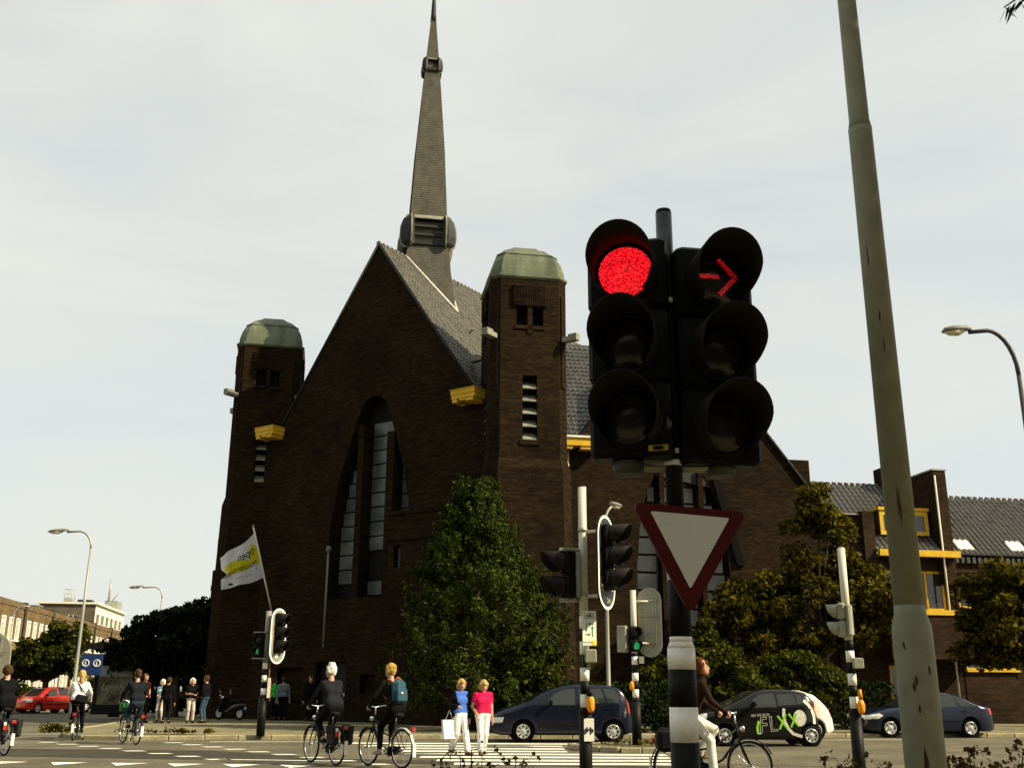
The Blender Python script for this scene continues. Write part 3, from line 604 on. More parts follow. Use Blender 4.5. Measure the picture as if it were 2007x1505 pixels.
b = MB(); b.panel(-1.0, 7.0, 0, AZ, [(3.2, 4.6, 11.1, 11.9), (3.2, 4.6, 8.1, 8.9)], .2, 0); b.bx(-1.0, 6.78, .22, 23, 0, AZ-.01); b.build('end_wall', SHADEWALL, ap)
for z in (11.1, 8.1): window(ap, 3.2, 4.6, .1, z, z+.8, WFR, (3.9,), .1)
ff = MB(T(7.0, 0, 0) @ RZ(90)); wl = [(1.0+j*3.6, 3.6+j*3.6, z, z+1.5) for j in range(6) for z in (4.6, 7.6, 10.6)]
ff.panel(0, 23, 0, AZ, wl, .2, 0.); ff.build('street_wall', LWALL, ap)
for x0, x1, z0, z1 in wl:
    o = MB(T(7.0, 0, 0) @ RZ(90)); o.bx(x0, x1, .1, .16, z0, z1); o = o.build('window', WFR, ap)
    for a, c in ((x0+.1, (x0+x1)/2-.05), ((x0+x1)/2+.05, x1-.1)): MB(T(7.0, 0, 0) @ RZ(90)).bx(a, c, .085, .098, z0+.1, z1-.1).build('pane', mat('brown_glass', (.10, .07, .04), .3), o)
for z in (4.0, 7.0, 10.0):
    MB().bx(7.02, 7.5, .3, 22.8, z, z+.45).build('balcony', LWALL, ap)
MB().bx(-1.3, 7.4, -.3, 23.3, AZ+.003, AZ+.3).build('roof_edge', LWALL, ap)
MB().bx(-4.2, -1.02, 1, 9, 0, AZ-1.2).build('stair_wing', LWALL, ap); MB().bx(-4.25, -1.0, .96, .99, 9.6, 11.5).build('stair_glass', GLASS, ap)
b = MB()
for i in range(4): b.tube([(1.2+i*.5, 5, AZ+.2), (1.2+i*.5, 5, AZ+2.6)], .06, 5); b.tube([(1.2, 5, AZ+.6+i*.65), (2.7, 5, AZ+.6+i*.65)], .05, 5)
b.bx(1.3, 2.4, 4.6, 5.4, AZ+.3, AZ+1.1); b.build('antenna_frame', GALV, ap)
b = MB(); b.bx(3.6, 5.6, 3, 5, AZ+.3, AZ+.9); b.build('roof_plant', LEADD, ap)
b = MB(); b.bx(5.0, 7.0, 16, 20, AZ+.3, AZ+1.8); b.tube([(5.6, 16, AZ+1.8), (5.6, 16, AZ+5.2)], [.22, .12], 6); b.tube([(6.2, 16, AZ+1.8), (7.2, 16, AZ+3.4)], .08, 5); b.build('roof_mast', GALV, ap)

# ================================================================ foliage
def leaves_obj(name, P, N, size, m, parent, asp=1.7, jit=.9, flip=None):
    """many small pointed leaves (two triangles each) in one part"""
    n = len(P); P = np.asarray(P); d = np.asarray(N)+rng.normal(0, jit, (n, 3)); d /= np.linalg.norm(d, axis=1)[:, None]+1e-9
    a = rng.normal(0, 1, (n, 3)); t = np.cross(d, a); t /= np.linalg.norm(t, axis=1)[:, None]+1e-9; b = np.cross(d, t)
    s = size*rng.uniform(.6, 1.35, n)[:, None]
    V = np.empty((n, 4, 3)); V[:, 0] = P-t*s*asp*.5; V[:, 1] = P+b*s*.5+d*s*.1; V[:, 2] = P+t*s*asp*.5; V[:, 3] = P-b*s*.5+d*s*.1
    me = bpy.data.meshes.new(name); me.vertices.add(n*4); me.vertices.foreach_set('co', V.ravel())
    me.loops.add(n*4); me.loops.foreach_set('vertex_index', np.arange(n*4, dtype=np.int32)); me.polygons.add(n)
    me.polygons.foreach_set('loop_start', np.arange(0, n*4, 4, dtype=np.int32)); me.polygons.foreach_set('loop_total', np.full(n, 4, dtype=np.int32))
    at = me.attributes.new('rnd', 'FLOAT', 'FACE'); at.data.foreach_set('value', np.clip(rng.beta(1.1, 2.7, n), 0, 1).astype(np.float32))
    me.update(calc_edges=True); me.materials.append(m)
    o = bpy.data.objects.new(name, me); COL.objects.link(o); o.parent = parent; o['kind'] = 'stuff'; return o
def clumps(lobes, nper, rad):
    """clump centres scattered in ellipsoid lobes, near their skin"""
    out = []
    for (cx, cy, cz, rx, ry, rz, k) in lobes:
        q = rng.normal(0, 1, (k, 3)); q /= np.linalg.norm(q, axis=1)[:, None]; q *= (rng.uniform(.25, 1, k)**.45)[:, None]
        out.append(np.array((cx, cy, cz))+q*np.array((rx, ry, rz)))
    return np.concatenate(out)
def broadleaf(name, label, loc, lobes, m, trunk_r, trunk_h, leaf=.16, nper=110, rad=.55, group=None, cat='tree', limbs=True, lean=0.):
    t = thing(name, label, cat, loc, 0, group); C = clumps(lobes, nper, rad)
    P = []; N = []
    for c in C:
        q = rng.normal(0, 1, (nper, 3)); q /= np.linalg.norm(q, axis=1)[:, None]; r = rng.uniform(.15, 1, nper)**.6*rad*rng.uniform(.6, 1.25)
        P.append(c+q*r[:, None]*np.array((1, 1, .7))); N.append(q*.5+np.array((0, 0, .6)))
    P = np.concatenate(P); N = np.concatenate(N); keep = P[:, 2] > .05
    leaves_obj('crown', P[keep], N[keep], leaf, m, t)
    b = MB(); top = Vector((lean, 0, trunk_h)); b.tube([(0, 0, 0), (0, 0, .25), tuple(top*.5+Vector((.05, 0, 0))), tuple(top)], [trunk_r*1.35, trunk_r, trunk_r*.85, trunk_r*.7], 9)
    if limbs:
        for c in C[:: max(1, len(C)//26)]:
            c = Vector(c); s0 = Vector((0, 0, trunk_h*random.uniform(.6, 1))) if c.z > trunk_h*.5 else Vector((0, 0, trunk_h*.35)); mid = s0.lerp(c, .5)+Vector((0, 0, .25))
            b.tube([tuple(s0), tuple(mid), tuple(c)], [trunk_r*.45, trunk_r*.26, .015], 6)
    b.build('trunk', BARK, t); return t
LDEC = leafmat('leaf_autumn', (.004, .008, .0005), (.23, .18, .006), .45); LGRN = leafmat('leaf_green', (.003, .007, .0005), (.15, .165, .006), .40)
LDRK = leafmat('leaf_dark', (.003, .006, .001), (.020, .026, .003), .22); LCON = leafmat('leaf_conifer', (.003, .008, .0006), (.085, .115, .004), .30); LHED = leafmat('leaf_hedge', (.003, .007, .0006), (.026, .046, .003), .3)
# conifer: drooping sprays round a tall cone
cf = thing('conifer_tree', 'tall bushy green conifer before the right church tower', 'tree', (-1.25, 36.4, .1))
P = []; N = []
for i in range(900):
    z = 8.15*rng.uniform(.02, 1)**.75; rr = 2.55*np.interp(z/8.2, [0, .12, .35, .5, .75, .92, 1], [.88, 1, .98, .84, .42, .16, .02]); a = rng.uniform(0, 2*pi)
    rr *= rng.uniform(.62, 1.08)+.12*sin(5*a+z*2.1); c = np.array((rr*cos(a)*1.02+.22*(z < 5), rr*sin(a), z)); o_ = np.array((cos(a), sin(a), .5)); L_ = rng.uniform(.35, .8)
    k = 62; tt = rng.uniform(0, 1, k); sp = rng.normal(0, 1, (k, 3))*(.14*(1-tt*.75))[:, None]
    P.append(c+o_[None, :]*(tt*L_)[:, None]*np.array((.8, .8, 1.5))+sp); N.append(np.tile(o_, (k, 1)))
P = np.concatenate(P); N = np.concatenate(N); leaves_obj('crown', P, N, .062, LCON, cf, asp=2.6, jit=.6)
b = MB(); b.tube([(0, 0, 0), (0, 0, 4), (.05, 0, 7.7)], [.28, .18, .03], 9)
for i in range(40):
    z = .5+i*.17; a = i*2.4; rr = 2.1*np.interp(z/8.2, [0, .12, .35, .5, .75, .92, 1], [.8, 1, .95, .8, .42, .16, .02]); b.tube([(0, 0, z), (rr*cos(a), rr*sin(a), z+.5)], [.05, .012], 5)
b.build('trunk', BARK, cf)
broadleaf('bush', 'yellow-green bush at the foot of the tall conifer, beside the dark blue car', (.55, 34.9, .1), [(0, 0, 1.5, 1.35, .8, 1.5, 46)], LGRN, .05, 1.4, leaf=.10, nper=150, rad=.4, cat='bush')
broadleaf('street_tree', 'broad yellowing broadleaf tree beside the church wing', (12.2, 41.6, .1), [(-.6, 0, 4.4, 3.4, 1.8, 2.0, 85), (.6, 0, 6.6, 1.5, 1.3, 2.3, 36), (2.0, .2, 4.9, 1.7, 1.4, 1.8, 40), (-2.6, -.2, 3.9, 1.7, 1.3, 1.3, 30), (.3, 0, 8.4, .7, .6, 1.0, 12)], LDEC, .17, 4.0, leaf=.125, nper=210, rad=.6)
broadleaf('street_tree', 'leafy tree with yellow tips before the house with white awnings', (19.2, 39.5, .1), [(0, 0, 4.2, 2.2, 1.6, 2.0, 60), (1.3, 0, 4.8, 1.8, 1.5, 1.6, 40), (-1.2, .2, 3.1, 1.3, 1.0, .9, 18)], LDEC, .15, 3.2, leaf=.125, nper=210, rad=.6)
broadleaf('bush', 'bright green bush behind the give-way sign post', (7.1, 37.2, .1), [(0, 0, 1.8, 1.0, .8, 1.9, 34), (-1.9, 0, 1.6, .9, .7, 1.6, 18), (.9, 0, 1.3, .9, .7, .9, 14)], LGRN, .06, 1.6, leaf=.11, nper=170, rad=.45, cat='bush')
broadleaf('bush', 'spreading green shrub above the black lettered car', (9.7, 37.9, .1), [(0, 0, 1.8, 1.5, .8, .9, 34), (1.2, 0, 1.5, .9, .7, .7, 14)], LGRN, .06, 1.4, leaf=.11, nper=170, rad=.45, cat='bush')
def hedge(label, x0, x1, h, d, loc, rz=10):
    t = thing('hedge', label, 'hedge', loc, rz); n = int((x1-x0)*d*h*620)
    q = np.column_stack([rng.uniform(x0, x1, n), rng.uniform(-d/2, d/2, n), rng.uniform(0, h, n)]); push = rng.integers(0, 3, n)
    q[push == 0, 1] = -d/2+rng.normal(0, .05, (push == 0).sum()); q[push == 1, 2] = h+rng.normal(0, .05, (push == 1).sum())
    nn = np.zeros((n, 3)); nn[:, 1] = -.5; nn[:, 2] = .7
    leaves_obj('foliage', q, nn, .085, LHED, t, jit=.8); b = MB(); k = int((x1-x0)/.5)
    for i in range(k): b.tube([(x0+.25+i*.5, 0, 0), (x0+.3+i*.5, .05, h*.8)], [.03, .012], 5)
    b.build('stem', BARK, t); return t
hedge('clipped green hedge beside the yellowing tree and church wing', -1.8, 1.7, 1.55, 1.1, (12.2, 39.2, .1)); hedge('clipped hedge behind the dark blue car by the church wall', -2.4, 2.6, 1.45, .9, (3.4, 35.2, .1))
hedge('long dark hedge behind the black lettered car', -4.2, 2.2, 1.45, .9, (9.0, 38.5, .1))
broadleaf('street_tree', 'round green tree with a bare trunk before the terraced houses', (-27.0, 62.0, .1), [(.2, 0, 3.0, 2.0, 1.8, 1.15, 60), (.9, 0, 4.2, 1.1, 1.0, .9, 24), (-1.0, 0, 2.6, 1.3, 1.2, .9, 20)], LGRN, .2, 2.4, leaf=.19, nper=110, rad=.5)
broadleaf('wide_tree', 'wide low dark tree behind the group on the pavement', (-16.0, 51.0, .1), [(0, 0, 3.5, 2.9, 2.0, 1.4, 80), (-1.9, 0, 2.7, 2.2, 1.6, .9, 45), (1.0, 0, 4.5, 1.5, 1.4, .75, 28), (1.9, 0, 2.4, 1.4, 1.2, 2.1, 40), (2.6, .6, 1.2, 2.2, 1.0, 1.2, 34), (0, .8, 1.3, 2.4, 1.0, 1.3, 34), (-.3, 0, 4.1, 1.6, 1.4, .8, 24)], LDRK, .24, 2.6, leaf=.18, nper=120, rad=.5)
broadleaf('bush', 'dense dark green bush left of the round tree, behind the red hatchback', (-31.0, 65, .1), [(0, 0, 1.3, 1.8, 1.2, 1.3, 30)], LGRN, .06, 1.0, leaf=.17, nper=100, rad=.5, cat='bush')
broadleaf('bush', 'browning shrub between the round tree and the tall lamp post', (-27.0, 73, .1), [(0, 0, 1.5, 2.6, 1.2, 1.5, 40)], LDEC, .06, 1.0, leaf=.17, nper=100, rad=.5, cat='bush')
hedge('long hedge along the terrace gardens in the side street', -8, 12, 1.2, .9, (-31.5, 68.5, .1), 100)
broadleaf('shrub', 'dry grassy tuft at the pavement corner left of the crossing', (-13.1, 31.6, .1), [(0, 0, .1, .5, .4, .16, 9)], LDEC, .01, .1, leaf=.06, nper=90, rad=.2, cat='shrub', limbs=False)
broadleaf('shrub', 'sparse weeds on the pavement behind the cyclists', (-10.2, 32.0, .1), [(0, 0, .04, 1.6, .7, .06, 16)], LDEC, .01, .08, leaf=.05, nper=60, rad=.2, cat='shrub', limbs=False)
broadleaf('shrub', 'low weeds on the traffic island', (2.9, 26.4, .11), [(0, 0, .03, .9, .5, .05, 12)], LDEC, .01, .06, leaf=.04, nper=60, rad=.18, cat='shrub', limbs=False)
# foreground: twiggy shrubs below the camera's view, only their tips in frame
TWIG = leafmat('leaf_russet', (.03, .02, .003), (.17, .11, .02), .35); TWOOD = mat('twig', (.05, .03, .018), .8)
def twiggy(label, loc, shoots, leaf=.022, nl=9):
    t = thing('twiggy_shrub', label, 'shrub', loc); b = MB(); P = []
    for (x, y, h, lx) in shoots:
        pts = [Vector((x*.3, y*.3, 0)), Vector((x*.8, y*.8, h*.6)), Vector((x, y, h)), Vector((x+lx*.6, y, h+.025)), Vector((x+lx, y, h-.05))]; b.tube(pts, [.007, .005, .0032, .0022, .0014], 5)
        for i in range(nl):
            f_ = random.uniform(.25, 1)*4; k = min(3, int(f_)); p = pts[k].lerp(pts[k+1], f_-k); s = Vector((random.gauss(0, .03), random.gauss(0, .03), random.gauss(0, .025))); b.tube([p, p+s], .0011, 4); P += [tuple(p+s*(1+random.gauss(0, .2))) for _ in range(2)]
    P = np.array(P)+rng.normal(0, .008, (len(P), 3)); leaves_obj('foliage', P, np.tile((0, -.3, .6), (len(P), 1)), leaf, TWIG, t); b.build('twig', TWOOD, t); return t
def sh_(n, w, a, c): return [(random.uniform(-w, w), random.uniform(-.2, .2), random.uniform(a, c), random.uniform(-.12, .14)) for _ in range(n)]
twiggy('twiggy shrub with small russet leaves before the zebra crossing', (-.2, 7, .1), sh_(9, .3, .74, .86)+[(-.05, 0, .93, .22), (.02, 0, .90, .16), (-.12, 0, .89, -.14)])
twiggy('russet shrub between the black and white signal post and the pale lamp post', (2.25, 7.0, .1), sh_(10, .22, .76, .87), .026)
twiggy('dense russet shrub right of the pale lamp post', (3.05, 7.0, .1), sh_(16, .36, .76, .88)+[(-.1, 0, .95, .1), (.25, 0, .93, -.1), (.35, .1, .92, .1)], .028, 14)
twiggy('thin russet shoots in front of the cyclist with white trousers', (1.55, 7.2, .1), sh_(5, .3, .70, .80), .02, 6)
# roadside tree right of the camera: its crown shades the near signals, one branch hangs into view
ob = thing('roadside_tree', 'roadside tree with dark narrow leaves hanging above the thick weathered lamp post', 'tree', (6.6, 3.4, .1))
b = MB(); b.tube([(0, 0, 0), (0, 0, 3), (-.1, 0, 6.3), (0, 0, 8), (.2, 0, 9.6)], [.2, .17, .13, .08, .03], 10); b.tube([(-.1, 0, 5.2), (-1.2, 1.3, 5.95), (-2.3, 2.2, 6.0), (-2.95, 2.5, 5.97), (-3.24, 2.6, 5.80)], [.07, .04, .022, .012, .004], 7)
CT = clumps([(0, 0, 8.2, 2.5, 3.0, 2.3, 90), (.9, -1.6, 7.2, 2.0, 2.2, 1.9, 50), (2.6, 1.2, 7.8, 2.0, 2.2, 2.2, 50)], 0, 0)
for c in CT[::7]: b.tube([(0, 0, 5.5), tuple(Vector((0, 0, 6.5)).lerp(Vector(c), .5)), tuple(c)], [.06, .035, .012], 6)
b.build('trunk', BARK, ob); P = []
for c in CT: q = rng.normal(0, 1, (90, 3)); q /= np.linalg.norm(q, axis=1)[:, None]; P.append(c+q*(rng.uniform(.1, 1, 90)**.5*.6)[:, None])
P = np.concatenate(P); leaves_obj('crown', P, np.tile((0, 0, .8), (len(P), 1)), .13, LGRN, ob, asp=2.4)
lm = MB(); lm.add([(0, 0, 0), (.012, .004, -.05), (.006, .006, -.11), (0, .004, -.15), (-.006, .006, -.11), (-.012, .004, -.05)], [(0, 1, 2, 3), (0, 3, 4, 5)]); lm = lm.mesh('leaf', mat('dark_leaf', (.008, .014, .003), .6, spec=.05))
for i in range(60):
    f_ = random.random(); p = Vector((-2.6, 2.35, 6.0)).lerp(Vector((-3.24, 2.6, 5.80)), f_)
    piece('leaf', lm, ob, T(*p) @ RZ(random.uniform(0, 360)) @ RX(random.uniform(-50, 50)) @ RY(random.uniform(-50, 50)) @ Matrix.Scale(random.uniform(.7, 1.15), 4))
# added terrace, unseen behind the viewpoint: blocks sky light and darkens reflections
for i in range(9):
    x = -45+i*10; h = thing('unseen_house', 'added dark brick terraced house with white windows, unseen behind the viewpoint, blocking sky light', 'house', (x, -15+.176*x, .1), 190, 'added houses behind the viewpoint')
    wn = [(1.2+j*2.7, 2.9+j*2.7, z, z+1.6) for j in range(3) for z in (1, 4.2, 7.4)]
    b = MB(); b.panel(0, 9.98, 0, 11.5, wn, .15, 0); b.bx(0, 9.98, .2, 9, 0, 11.4); b.build('wall', BRICK2, h); MB().prism([(0, 11.45), (9.98, 11.45), (9.98, 11.6), (0, 11.6)], -.3, 9).build('roof', LEADD, h)
    MB().add([(0, -.3, 11.61), (9.98, -.3, 11.61), (9.98, 4.5, 15), (0, 4.5, 15), (0, 9, 11.61), (9.98, 9, 11.61)], [(0, 1, 2, 3), (3, 2, 5, 4)]).build('roof', TILE2, h)
    for x0, x1, z0, z1 in wn: window(h, x0, x1, .08, z0, z1, WFR, ((x0+x1)/2,), .1)
# ================================================================ traffic signals and signs
LENSOFF = mat('unlit_lens', (.012, .011, .010), .22, var=.5, scale=14, spec=.35)
def led(name, col, st, dot=95.):
    m = bpy.data.materials.new(name); m.use_nodes = True; n = m.node_tree.nodes; l = m.node_tree.links.new; b_ = n['Principled BSDF']
    t = n.new('ShaderNodeTexCoord'); v = n.new('ShaderNodeTexVoronoi'); v.inputs['Scale'].default_value = dot; l(t.outputs['Object'], v.inputs['Vector'])
    r = n.new('ShaderNodeValToRGB'); r.color_ramp.elements[0].position = .12; r.color_ramp.elements[0].color = (1, 1, 1, 1); r.color_ramp.elements[1].position = .52; r.color_ramp.elements[1].color = (.10, .10, .10, 1)
    l(v.outputs['Distance'], r.inputs[0]); mm = n.new('ShaderNodeMath'); mm.operation = 'MULTIPLY'; mm.inputs[1].default_value = st; l(r.outputs[0], mm.inputs[0]); l(mm.outputs[0], b_.inputs['Emission Strength'])
    b_.inputs['Emission Color'].default_value = tuple(col)+(1,); b_.inputs['Base Color'].default_value = (col[0]*.2, col[1]*.2, col[2]*.2, 1); b_.inputs['Roughness'].default_value = .3; MATS[name] = m; return m
REDLED = led('red_led', (1, .008, .014), 2.8); GRNLED = led('green_led', (.03, 1, .25), .5, 60); REDARR = led('red_arrow_led', (1, .01, .015), .45)
VISOR = mat('visor_plastic', (.016, .014, .014), .5, spec=.06)
def head(parent, xf, lens, r=.145, pitch=.40, w=.42, dep=.2, vis=.30, body=BLACKM, back=None, vr=None, visors=True, tall=None):
    """signal head looking to -y: housing sections > lens, visor for each lamp; lens: list of materials from the top"""
    n = len(lens); Hh = n*pitch; vr = vr or r*1.16; hb = MB(xf)
    for i in range(n): hb.bx(-w/2, w/2, 0, dep, Hh/2-(i+1)*pitch+.004, Hh/2-i*pitch-.004, .022)
    ho = hb.build('housing', body, parent)
    if back: MB(xf).bx(-w/2+.01, w/2-.01, dep+.002, dep+.06, -Hh/2+.02, Hh/2-.02, .02).build('back_cover', back, ho)
    for i, lm_ in enumerate(lens):
        zc = Hh/2-(i+.5)*pitch; lx = xf @ T(0, -.012, zc)
        b = MB(lx @ RX(90)); b.lathe([(r*1.0, 0), (r*.97, .012), (r*.75, .030), (r*.4, .042), (.002, .046)], 28); b.build('lens', lm_, ho)
        b = MB(lx); torus(b, r*1.06, .016, 28, 6); b.build('lens_rim', body, ho)
        if not visors: continue
        vs = []; fs = []; N_ = 30; span = radians(285); a0 = pi/2-span/2
        for k in range(N_+1):
            a = a0+span*k/N_; cut = 1-.45*max(0, -sin(a)) ; q = vis*(.55+.45*(.5+.5*sin(a)))*cut
            for rr in (vr, vr-.007): vs += [(rr*cos(a), -.0, rr*sin(a)), (rr*cos(a)*1.02, -q, rr*sin(a)*1.02)]
        for k in range(N_):
            o = k*4; p = o+4; fs += [(o, p, p+1, o+1), (o+2, o+3, p+3, p+2), (o+1, p+1, p+3, o+3)]
        b = MB(lx); b.add(vs, fs, True); b.build('visor', VISOR if body is BLACKM else body, ho)
    return ho
def stadium(w, h, n=14):
    r = w/2; return [(r*cos(a), h/2-r+r*sin(a)) for a in np.linspace(0, pi, n)]+[(r*cos(a), -h/2+r+r*sin(a)) for a in np.linspace(pi, 2*pi, n)]
def board(parent, xf, w, h, front, rim=WHITE):
    P = stadium(w, h); b = MB(xf); b.prism(P, 0, .02); o = b.build('backing_board', front, parent); q = stadium(w*.86, h-w*.14)
    b = MB(xf); n = len(P); vs = [(x, -.006, z) for x, z in P]+[(x, -.006, z) for x, z in q]; b.add(vs, [(i, (i+1) % n, n+(i+1) % n, n+i) for i in range(n)]); b.build('white_rim', rim, o); return o
def post(parent, segs, xf=I4, n=18):
    """segs: (z0, z1, radius0, radius1, material, name)"""
    for z0, z1, r0, r1, m, nm in segs: MB(xf).lathe([(r0, z0), (r1, z1)], n).build(nm, m, parent)
def bands(z0, z1, r, step, first=0):
    out = []; z = z0; i = first
    while z < z1-.01: out.append((z, min(z+step, z1), r, r, (BLACKP, WHITE)[i % 2], 'painted_band')); z += step; i += 1
    return out
# --- near signal post
tp = thing('traffic_light', 'large black traffic light with a lit red lamp, red arrow and give-way sign', 'traffic light', (.838, 5.2, .1))
post(tp, [(0, .78, .071, .071, BLACKP, 'painted_band'), (.78, 1.065, .071, .070, BLACKP, 'painted_band'), (1.065, 1.225, .070, .070, WHITE, 'painted_band'), (1.225, 1.40, .070, .069, BLACKP, 'painted_band'), (1.40, 1.50, .069, .069, WHITE, 'painted_band'), (1.50, 1.53, .069, .056, WHITE, 'painted_band'), (1.53, 1.555, .056, .056, WHITE, 'painted_band'), (1.555, 1.83, .056, .056, BLACKP, 'painted_band'), (1.83, 1.97, .056, .056, WHITE, 'painted_band'), (1.97, 3.30, .046, .0455, BLACKP, 'pole'), (3.30, 3.84, .0455, .045, mat('dark_grey_pole', (.016, .020, .020), .35, var=.2, spec=.4), 'pole')])
MB().lathe([(.045, 3.841), (.04, 3.862), (.001, 3.868)], 18).build('pole_cap', BLACKP, tp)
hL = head(tp, T(-.235, -.13, 3.03) @ RZ(-15), [REDLED, LENSOFF, LENSOFF]); hL['label'] = 'left signal head with glowing red lamp'
ARR = mat('dark_lens', (.012, .010, .010), .25, spec=.6)
hR = head(tp, T(.245, -.10, 3.0) @ RZ(9), [ARR, LENSOFF, LENSOFF]); hR['label'] = 'right signal head with red arrow'
lx = T(.245, -.10, 3.0) @ RZ(9) @ T(0, -.06, .40)
b = MB(lx)
for x0, z0, x1, z1 in ((-.11, .0, .0, .0), (.0, .10, .09, .0), (.0, -.10, .09, .0)):
    d = Vector((x1-x0, 0, z1-z0)); q = Vector((-d.z, 0, d.x)).normalized()*.013
    b.poly([(x0+q.x, 0, z0+q.z), (x0-q.x, 0, z0-q.z), (x1-q.x, 0, z1-q.z), (x1+q.x, 0, z1+q.z)])
b.build('arrow', REDARR, hR)
MB(T(-.235, -.13, 3.03) @ RZ(-15)).bx(.09, .19, -.004, -.001, -.575, -.545).build('maker_plate', mat('plate_yellow', (.35, .25, .02), .5), hL)
MB(T(-.235, -.13, 3.03) @ RZ(-15)).bx(.115, .165, -.0065, -.0045, -.57, -.55).build('maker_print', BLACKP, hL)
for z, nm in ((3.30, 'clamp'), (2.47, 'clamp'), (2.41, 'clamp')): MB().lathe([(.050, z), (.050, z+.028)], 18).build(nm, WHITE, tp)
for x, yy, rz in ((-.235, -.13, -15), (.245, -.10, 9)):
    b = MB(); b.tube([(0, 0, 2.40), (x*.6, -.0, 2.40), (x, yy+.1, 2.42)], .022, 8); b.build('bracket', GALV, tp); MB().lathe([(.075, 2.36), (.085, 2.425)], 16, xf=T(x, yy+.12, 0)).build('cable_gland', mat('dull_gland', (.05, .05, .04), .6), tp)
    MB().tube([(0, 0, 3.52), (x*.9, yy+.12, 3.52)], .02, 8).build('bracket', GALV, tp)
def tri(mb, R_, y0, y1, rc, cx=0, cz=0):
    pts = []
    for k in range(3):
        a = radians(-90+120*k); c = ((R_-rc*2)*cos(a)+cx, (R_-rc*2)*sin(a)+cz)
        for j in range(7): q = a+radians(-60+20*j); pts.append((c[0]+rc*cos(q), c[1]+rc*sin(q)))
    return mb.prism(pts, y0, y1)
SX = T(.045, -.13, 2.00) @ RZ(13) @ RY(2.5)
REDS = mat('sign_red', (.055, .003, .004), .4, var=.08, scale=2); RETRO = mat('retroreflective', (.50, .49, .42), .35, var=.06, scale=4)
sg = tri(MB(SX), .355, 0, .012, .028).build('give_way_sign', REDS, tp); tri(MB(SX), .243, -.0025, -.0005, .006, 0, .018).build('sign_face', RETRO, sg)
for z in (1.86, 2.14): MB().bx(.0, .09, -.11, .05, z, z+.03).build('sign_bracket', GALV, tp)
# --- middle post with two-lamp head, oval board and bicycle sign
mpo = thing('traffic_light', 'pale signal post with oval backing board and green bicycle route sign', 'traffic light', (.905, 13, .1))
post(mpo, [(0, 1.02, .078, .078, BLACKP, 'sleeve'), (1.02, 1.10, .078, .060, BLACKP, 'sleeve')]+bands(1.10, 2.18, .056, .155, 1)+[(2.18, 3.8, .052, .052, PALE, 'pole'), (3.8, 3.82, .054, .050, BLACKP, 'pole_cap')])
MB(RZ(5)).bx(-.03, .09, -.088, -.08, .72, .98).build('sticker', WHITE, mpo)
b = MB(RZ(5)); [b.bx(-.025+.022*i, -.008+.022*i, -.0915, -.0885, .80+.02*(i % 3), .86+.02*(i % 2)) for i in range(5)]; b.build('sticker_print', BLACKP, mpo)
BX = T(.27, -.22, 2.82) @ RZ(62); bo = board(mpo, BX, .52, 1.16, mat('board_black', (.02, .02, .02), .4)); head(mpo, BX @ T(0, -.09, .06), [LENSOFF]*3, r=.105, pitch=.27, w=.28, dep=.085, vis=.24)
mapped('board_lettering', textmesh('241', .09), lambda x, y, z: BX @ Vector((x+.06, -.008, y-.47)), WHITE, bo)
b = MB(BX); b.bx(-.14, -.125, -.009, -.006, -.36, -.30); b.add([(-.165, -.0075, -.30), (-.10, -.0075, -.30), (-.1325, -.0075, -.26)], [(0, 1, 2)]); b.bx(.12, .19, -.009, -.006, -.34, -.26); b.build('board_symbol', WHITE, bo)
for z in (3.22, 2.42): MB().tube([(.03, 0, z), (.27, -.15, z)], .02, 8).build('bracket', PALE, mpo); MB().lathe([(.06, z), (.06, z+.05)], 16).build('clamp', GALV, mpo)
HX = T(-.26, -.05, 2.68) @ RZ(-72); head(mpo, HX, [LENSOFF, LENSOFF], r=.115, pitch=.30, w=.29, dep=.13, vis=.27, back=GREYP)
for z in (2.99, 2.37): MB().tube([(0, 0, z), (-.2, -.03, z)], .025, 8).build('bracket', GREYP, mpo); MB().bx(-.30, -.10, -.12, .06, z-.02, z+.02).build('bracket_plate', GREYP, mpo)
PX = T(.06, -.09, 2.03) @ RZ(20); ps = MB(PX).bx(-.095, .095, 0, .012, -.21, .21, .012).build('bicycle_sign', mat('sign_white', (.60, .62, .52), .4, var=.06), mpo)
GRN = mat('sign_green', (.01, .16, .08), .4); b = MB(PX)
for x, z in ((-.035, .135), (.035, .145)):
    for i in range(14): a = 2*pi*i/14; a2 = 2*pi*(i+1)/14; b.poly([(x+.028*cos(a), -.003, z+.028*sin(a)), (x+.028*cos(a2), -.003, z+.028*sin(a2)), (x+.020*cos(a2), -.003, z+.020*sin(a2)), (x+.020*cos(a), -.003, z+.020*sin(a))])
b.bx(-.035, .035, -.004, -.002, .138, .148); b.bx(-.005, .006, -.004, -.002, .14, .185)
def arrow(x0, z0, x1, z1):
    d = Vector((x1-x0, 0, z1-z0)).normalized(); q = Vector((-d.z, 0, d.x)); A = Vector((x0, -.003, z0)); B = Vector((x1, -.003, z1)); B0 = B-d*.03
    b.poly([tuple(A+q*.005), tuple(A-q*.005), tuple(B0-q*.005), tuple(B0+q*.005)]); b.poly([tuple(B0+q*.018), tuple(B0-q*.018), tuple(B)])
arrow(-.04, .07, -.04, -.04); arrow(.06, .05, -.02, .055); arrow(.04, -.10, .04, .03); arrow(-.05, -.075, .015, -.075); b.build('sign_symbol', GRN, ps)
MB(PX).bx(.035, .094, -.003, -.001, -.20, -.145).build('sign_patch', mat('sign_yellow', (.7, .6, .03), .5), ps)
mapped('sign_lettering', textmesh('Fietsroute', .034), lambda x, y, z: PX @ Vector((x-.03, -.003, y-.165)), mat('sign_blue', (.2, .35, .45), .5), ps)
